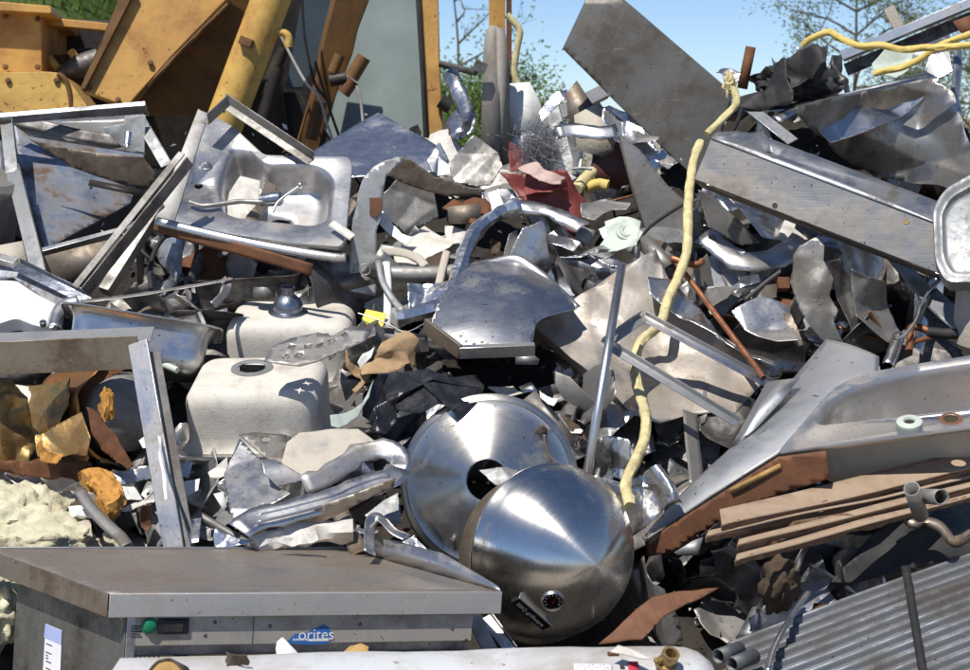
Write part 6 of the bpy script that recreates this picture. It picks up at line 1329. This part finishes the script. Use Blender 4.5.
# label on the side panel
fs = Fr(fr.w(x0, y0, 0), 0, 0, (fr.u * -sd.y + fr.v * sd.x), -(fr.u * sd.x + fr.v * sd.y))
fs.o = fs.o + fs.n * .0045
q = [fs.l(p) for p in C1((172, 497), (232, 522), (225, 700), (160, 700))]
bm, _ = poly_bm(fs, [q], 0)
for v in bm.verts: v.co += fs.n * .0012
sk = mk('side_label', bm, 'sticker', t, smooth=0, th=.0003)
hd = [fs.l(p) for p in C1((171, 498), (232, 523), (230, 576), (166, 548))]
bm, _ = poly_bm(fs, [hd], 0)
for v in bm.verts: v.co += fs.n * .0018
mk('label_header', bm, 'lilac', sk, smooth=0, th=.0003)
bm = bmesh.new(); rg = random.Random(2)
for yy in (570, 600, 612, 622, 634, 660, 672):
    a = fs.l(C1((170 if yy > 580 else 172, yy))[0]); L = rg.uniform(.012, .032)
    box_bm(fs, a.x + .004, a.x + .004 + L, a.y - .0012, a.y + .0012, .0016, .0022, bm)
mk('label_print', bm, 'ink', sk, smooth=0)
sheet('white_flap', 'white bent plastic flap sticking out in front of the table groove', 'plastic', C2((135, 595), (140, 570), (160, 555), (185, 580), (230, 620), (140, 625)), 'sticker', d=3.95, n=(0, -.8, .6), bow=('u', .012))
sheet('tan_leaf', 'curled tan leaf of paper on the white cylinder', 'paper', C2((370, 618), (410, 585), (450, 572), (480, 585), (475, 600), (550, 618), (480, 612), (410, 605)), 'log', d=3.86, n=(0, -.8, .6), ridge=.02, freq=20)

# ------------------------------------------------------------------ white cylinder across the front
t = thing('white_cylinder', 'scuffed white water heater cylinder lying across the bottom edge', 'cylinder', P(450, 700, 3.75))
a, b = P(120, 732, 3.66), P(682, 715, 3.80); ax = (b - a).normalized(); L = (b - a).length; rc = .152
fr = Fr(a, 0, 0, ax, V((0, 1, 0)))
prof = [(0, -.02), (rc - .03, -.02), (rc, .0)] + [(rc, L * i / 20) for i in range(1, 20)] + [(rc, L - .02), (rc * .985, L + .01), (rc * .93, L + .035), (rc * .8, L + .06), (rc * .5, L + .08), (0, L + .088)]
bm = lathe_bm(fr, prof, 72)
for v in bm.verts:
    q = v.co * 3; v.co += (v.co - (a + ax * (v.co - a).dot(ax))).normalized() * (.006 * noise.noise(q) - .012 * max(0, noise.noise(q * 2.5 + V((4, 0, 0))) - .3))
mk('cylinder_shell', bm, 'tank_white', t, smooth=60)
def on_cyl(px, py):
    r_ = ray(px, py); p = CAM + r_ * 3.0
    for _ in range(800):
        q = p - a; d_ = (q - ax * q.dot(ax)).length
        if d_ < rc + .0025: break
        p = p + r_ * .002
    q = p - a; return p, (q - ax * q.dot(ax)).normalized(), q.dot(ax)
def cyl_patch(nm, px0, py0, px1, py1, mt, par, dz=.003, n=10):
    bm = bmesh.new(); g = []
    for j in range(n + 1):
        row = []
        for i in range(5):
            p, nn, s = on_cyl(px0 + (px1 - px0) * i / 4, py0 + (py1 - py0) * j / n); row.append(bm.verts.new(p + nn * dz))
        g.append(row)
    for j in range(n):
        for i in range(4): bm.faces.new((g[j][i], g[j][i + 1], g[j + 1][i + 1], g[j + 1][i]))
    return mk(nm, bm, mt, par, smooth=60, th=.0004)
sk = cyl_patch('white_label', 574, 664.5, 612, 690, 'sticker', t, .003)
cyl_patch('red_mark', 628, 662.5, 638, 684, 'ink_red', t, .0035)
bm = bmesh.new()
for k in range(4):
    for i in range(9):
        p, nn, s = on_cyl(578 + i * 3.7, 665.6 + k * 1.5)
        f = Fr(p + nn * .0025, 0, 0, nn, ax); box_bm(f, -.003, .0025, -.0006, .0006, 0, .0006, bm)
mk('label_print', bm, 'tank_metal', sk, smooth=0)
p, nn, s = on_cyl(622, 667); f = Fr(p + nn * .002, 0, 0, nn, ax); box('dark_mark', f, -.005, .005, -.004, .004, 0, .001, 'ink', t, bevel=0)
p, nn, s = on_cyl(666, 664); f = Fr(p, 0, 0, (nn + V((.3, -.3, .3))).normalized())
vl = lathe('valve', f, [(.022, -.01), (.022, .006), (.015, .008), (.015, .02), (.019, .022), (.019, .036), (.013, .036), (.012, .01), (0, .01)], 'brass', t, seg=28)
box('valve_tab', f, -.034, -.018, -.006, .006, .012, .022, 'brass', vl)
sheet('peeling_skin', None, None, C3((485, 600), (515, 575), (560, 590), (640, 630), (590, 625), (540, 610)), 'offwhite', d=3.70, n=(0, -.6, .8), amp=.006, parent=t)
p, nn, s = on_cyl(613, 654); f = Fr(p, 0, 0, nn, ax); box('rust_notch', f, -.012, .012, -.005, .006, -.002, .004, 'rust', t)
p, nn, s = on_cyl(166, 672)
t3 = thing('log_slice', 'round sawn log end with dark bark at the table foot', 'log', P(165, 690, 3.45))
f = Fr(P(166, 678, 3.48), 0, 0, (.03, -.93, .35)); rl = 19 / FPX * 3.48
bm = lathe_bm(f, [(rl, -.12), (rl, -.004), (rl * .99, 0)], 40)
for v in bm.verts: v.co += V((noise.noise(v.co * 50), 0, noise.noise(v.co * 50 + V((3, 3, 3))))) * .004
mk('bark', bm, 'bark', t3, th=.004); lathe('sawn_face', f, [(rl * .95, -.003), (rl * .6, -.002), (0, -.003)], 'log', t3, seg=40)
p, nn, s = on_cyl(236, 666)
crumple('bark_scrap', 'dark splintered bark bit standing on the white cylinder', 'bark', 236, 664, .05, .035, 'bark', 0, n=(0, -1, .2), folds=3, amp=.015, seed=81, freq=50); 
bpy.data.objects['bark_scrap'].location = p + nn * .01 - V((0, 0, .01)); ORG['bark_scrap'] = p

# ================================================================== loose scrap filling the gaps of the heap
LM = [('the bent strap', 364, 240), ('the torn tank', 120, 430), ('the open drain sink', 250, 400), ('the strainer sink', 290, 320), ('the black bag', 410, 390), ('the blue tray', 480, 300), ('the crushed sink', 300, 480),
      ('the spun disc', 485, 440), ('the polished pipe', 600, 380), ('the tan sheet', 600, 320), ('the red tin', 550, 200), ('the green painted plate', 625, 245), ('the thick yellow hose', 670, 280), ('the long channel', 820, 190),
      ('the torn sheet', 815, 290), ('the flat rail', 925, 290), ('the copper elbow', 915, 345), ('the curved panel', 740, 420), ('the large sink', 880, 400), ('the cardboard stack', 860, 500), ('the grill lid', 560, 550),
      ('the steel cabinet', 80, 200), ('the angle rail', 130, 240), ('the chrome tub', 150, 300), ('the heavy frame', 160, 440), ('the orange foam', 100, 500), ('the tall tilted panel', 640, 100), ('the black duct', 790, 80),
      ('the crumpled sheet', 860, 130), ('the rusty rod', 730, 320), ('the stainless sink', 270, 200), ('the grey post', 495, 120)]
rg = random.Random(2024)
KINDS = [('steel', 'grey'), ('steel_dull', 'dull'), ('steel_dark', 'dark'), ('alu', 'bright'), ('steel_brown', 'brownish'), ('offwhite', 'dirty white'), ('rust', 'rusty'), ('black', 'black plastic'), ('steel_blue', 'bluish'), ('galv', 'pale grey'), ('darkred', 'maroon')]
WTS = [22, 26, 26, 2, 10, 2, 3, 5, 6, 5, 0]
ZONES = [((130, 520), (300, 560), 24), ((40, 330), (450, 545), 40), ((230, 480), (210, 340), 34), ((380, 680), (150, 330), 46), ((560, 820), (180, 330), 50), ((660, 950), (230, 350), 70), ((740, 970), (70, 200), 40),
         ((330, 600), (330, 480), 34), ((560, 720), (380, 560), 30), ((620, 960), (520, 640), 40), ((130, 235), (230, 345), 36), ((500, 720), (100, 200), 16), ((400, 520), (150, 230), 10)]
cnt = {}
def near(px, py):
    l = min(LM, key=lambda m: (m[1] - px) ** 2 + (m[2] - py) ** 2); dx, dy = px - l[1], py - l[2]
    rel = ('above' if dy < 0 else 'below') if abs(dy) > abs(dx) * .8 else 'beside'
    return rel, l[0]
for (xa, xb), (ya, yb), num in ZONES:
    for _ in range(int(num * .62)):
        px, py = rg.uniform(xa, xb), rg.uniform(ya, yb)
        mat, adj = rg.choices(KINDS, WTS)[0]; off = rg.uniform(.16, .40) + (.25 if py < 225 else 0) + (.18 if py > 470 and 460 < px < 760 else 0)
        n = V((rg.gauss(0, .55), -.6 + rg.gauss(0, .35), .6 + rg.gauss(0, .5)))
        if n.y > -.1: n.y = -.2
        r = rg.random(); rel, lm = near(px, py); c0 = Q(px, py, off)
        if r < .78:
            w_, h_ = rg.uniform(.18, .42), rg.uniform(.12, .26); fr = Fr(c0, 0, 0, n); s = rg.uniform(0, 3.1); fr = Fr(c0, 0, 0, n, fr.u * math.cos(s) + fr.v * math.sin(s))
            bm = crumple_bm(fr, w_, h_, rg.randrange(99999), rg.choice((1, 2, 2, 3, 3)), rg.choice((45, 70, 90)), rg.uniform(.008, .02), 18, 14, rg.uniform(8, 16), .16)
            nm, kind = 'scrap_sheet', 'bent sheet scrap'; th = .002
        elif r < .90:
            L = rg.uniform(.12, .32); d = V((rg.gauss(0, 1), rg.gauss(0, .5), rg.gauss(0, .6))).normalized(); q = V((rg.gauss(0, 1), rg.gauss(0, 1), rg.gauss(0, 1))) * L * .16
            pth = catmull([c0 - d * L * .5, c0 - d * L * .15 + q, c0 + d * L * .2 - q * .6, c0 + d * L * .5 + q * .4], 5); wd = rg.uniform(.018, .05)
            if rg.random() < .45: pth = [c0 - d * L * .5, c0, c0 + d * L * .5]; pr = lprof(wd, wd * .8)
            else: pr = [(-wd / 2, 0), (0, wd * rg.uniform(0, .25)), (wd / 2, 0)]
            bm = sweep_bm(pth, pr, False, n, wob=.0); nm, kind = 'scrap_strip', 'metal strip scrap'; th = .002
        elif r < .94:
            L = rg.uniform(.2, .45); d = V((rg.gauss(0, 1), rg.gauss(0, .4), rg.gauss(0, .6))).normalized(); e_ = V((rg.gauss(0, 1), rg.gauss(0, .5), rg.gauss(0, 1))).normalized() * L * .35
            bm = sweep_bm(catmull([c0 - d * L * .5, c0 - d * L * .2 + e_, c0 + d * L * .15 - e_ * .5, c0 + d * L * .4 + e_ * .6], 7), cprof(rg.uniform(.003, .007), 8), True); nm, kind = 'scrap_cable', 'loose cable'; th = 0
            mat, adj = rg.choice((('rubber', 'black'), ('rubber', 'black'), ('galv', 'pale grey'), ('copper', 'copper brown')))
        elif r < .97:
            L = rg.uniform(.1, .3); d = V((rg.gauss(0, 1), rg.gauss(0, .5), rg.gauss(0, .6))).normalized(); rr = rg.uniform(.006, .018)
            bm = sweep_bm([c0 - d * L / 2, c0 + d * L / 2], cprof(rr, 10), True); nm, kind = 'scrap_tube', 'tube scrap'; th = 0
        else:
            bm = blob_bm(c0, rg.uniform(.02, .06), rg.uniform(.02, .06), rg.uniform(.02, .05), .7, 2.2, rg.random() * 99, 3); nm, kind = 'scrap_lump', 'crumpled lump'; th = 0
        label = f'small {adj} {kind} lodged {rel} {lm}'
        mk(nm, bm, mat, label=label, cat='scrap', group=f'{adj} {kind} pieces {rel} {lm}', th=th, smooth=45 if nm != 'scrap_lump' else 30)

# tiny chips, shards and shavings between the pieces: nobody could count them
rg = random.Random(77); bm = bmesh.new(); mats = ['steel_dull', 'alu', 'offwhite', 'steel_dark', 'rust', 'card', 'steel', 'black', 'tan_coat']
for _ in range(1500):
    px, py = rg.uniform(-20, 990), rg.uniform(110, 640)
    c = Q(px, py, rg.uniform(.26, .42)); s_ = rg.uniform(.004, .013); k = rg.choices(range(9), [6, 3, 3, 6, 3, 2, 4, 3, 3])[0]
    a = V((rg.gauss(0, 1), rg.gauss(0, 1), rg.gauss(0, 1))).normalized(); b = a.orthogonal().normalized(); n = a.cross(b)
    q = [c + a * s_ * rg.uniform(.6, 1.8), c + b * s_ * rg.uniform(.3, 1), c - a * s_ * rg.uniform(.6, 1.8), c - b * s_ * rg.uniform(.3, 1)]
    t_ = n * .0015; lo = [bm.verts.new(p + n * rg.uniform(-.3, .3) * s_) for p in q]; hi = [bm.verts.new(v.co + t_) for v in lo]
    fs_ = [bm.faces.new(lo[::-1]), bm.faces.new(hi)] + [bm.faces.new((lo[i], lo[(i + 1) % 4], hi[(i + 1) % 4], hi[i])) for i in range(4)]
    for f_ in fs_: f_.material_index = k
o = tag(mk('debris', bm, mats[0], smooth=0), 'tiny chips and shards of scrap littering the gaps of the heap', 'debris', kind='stuff')
for m_ in mats[1:]: o.data.materials.append(M[m_])
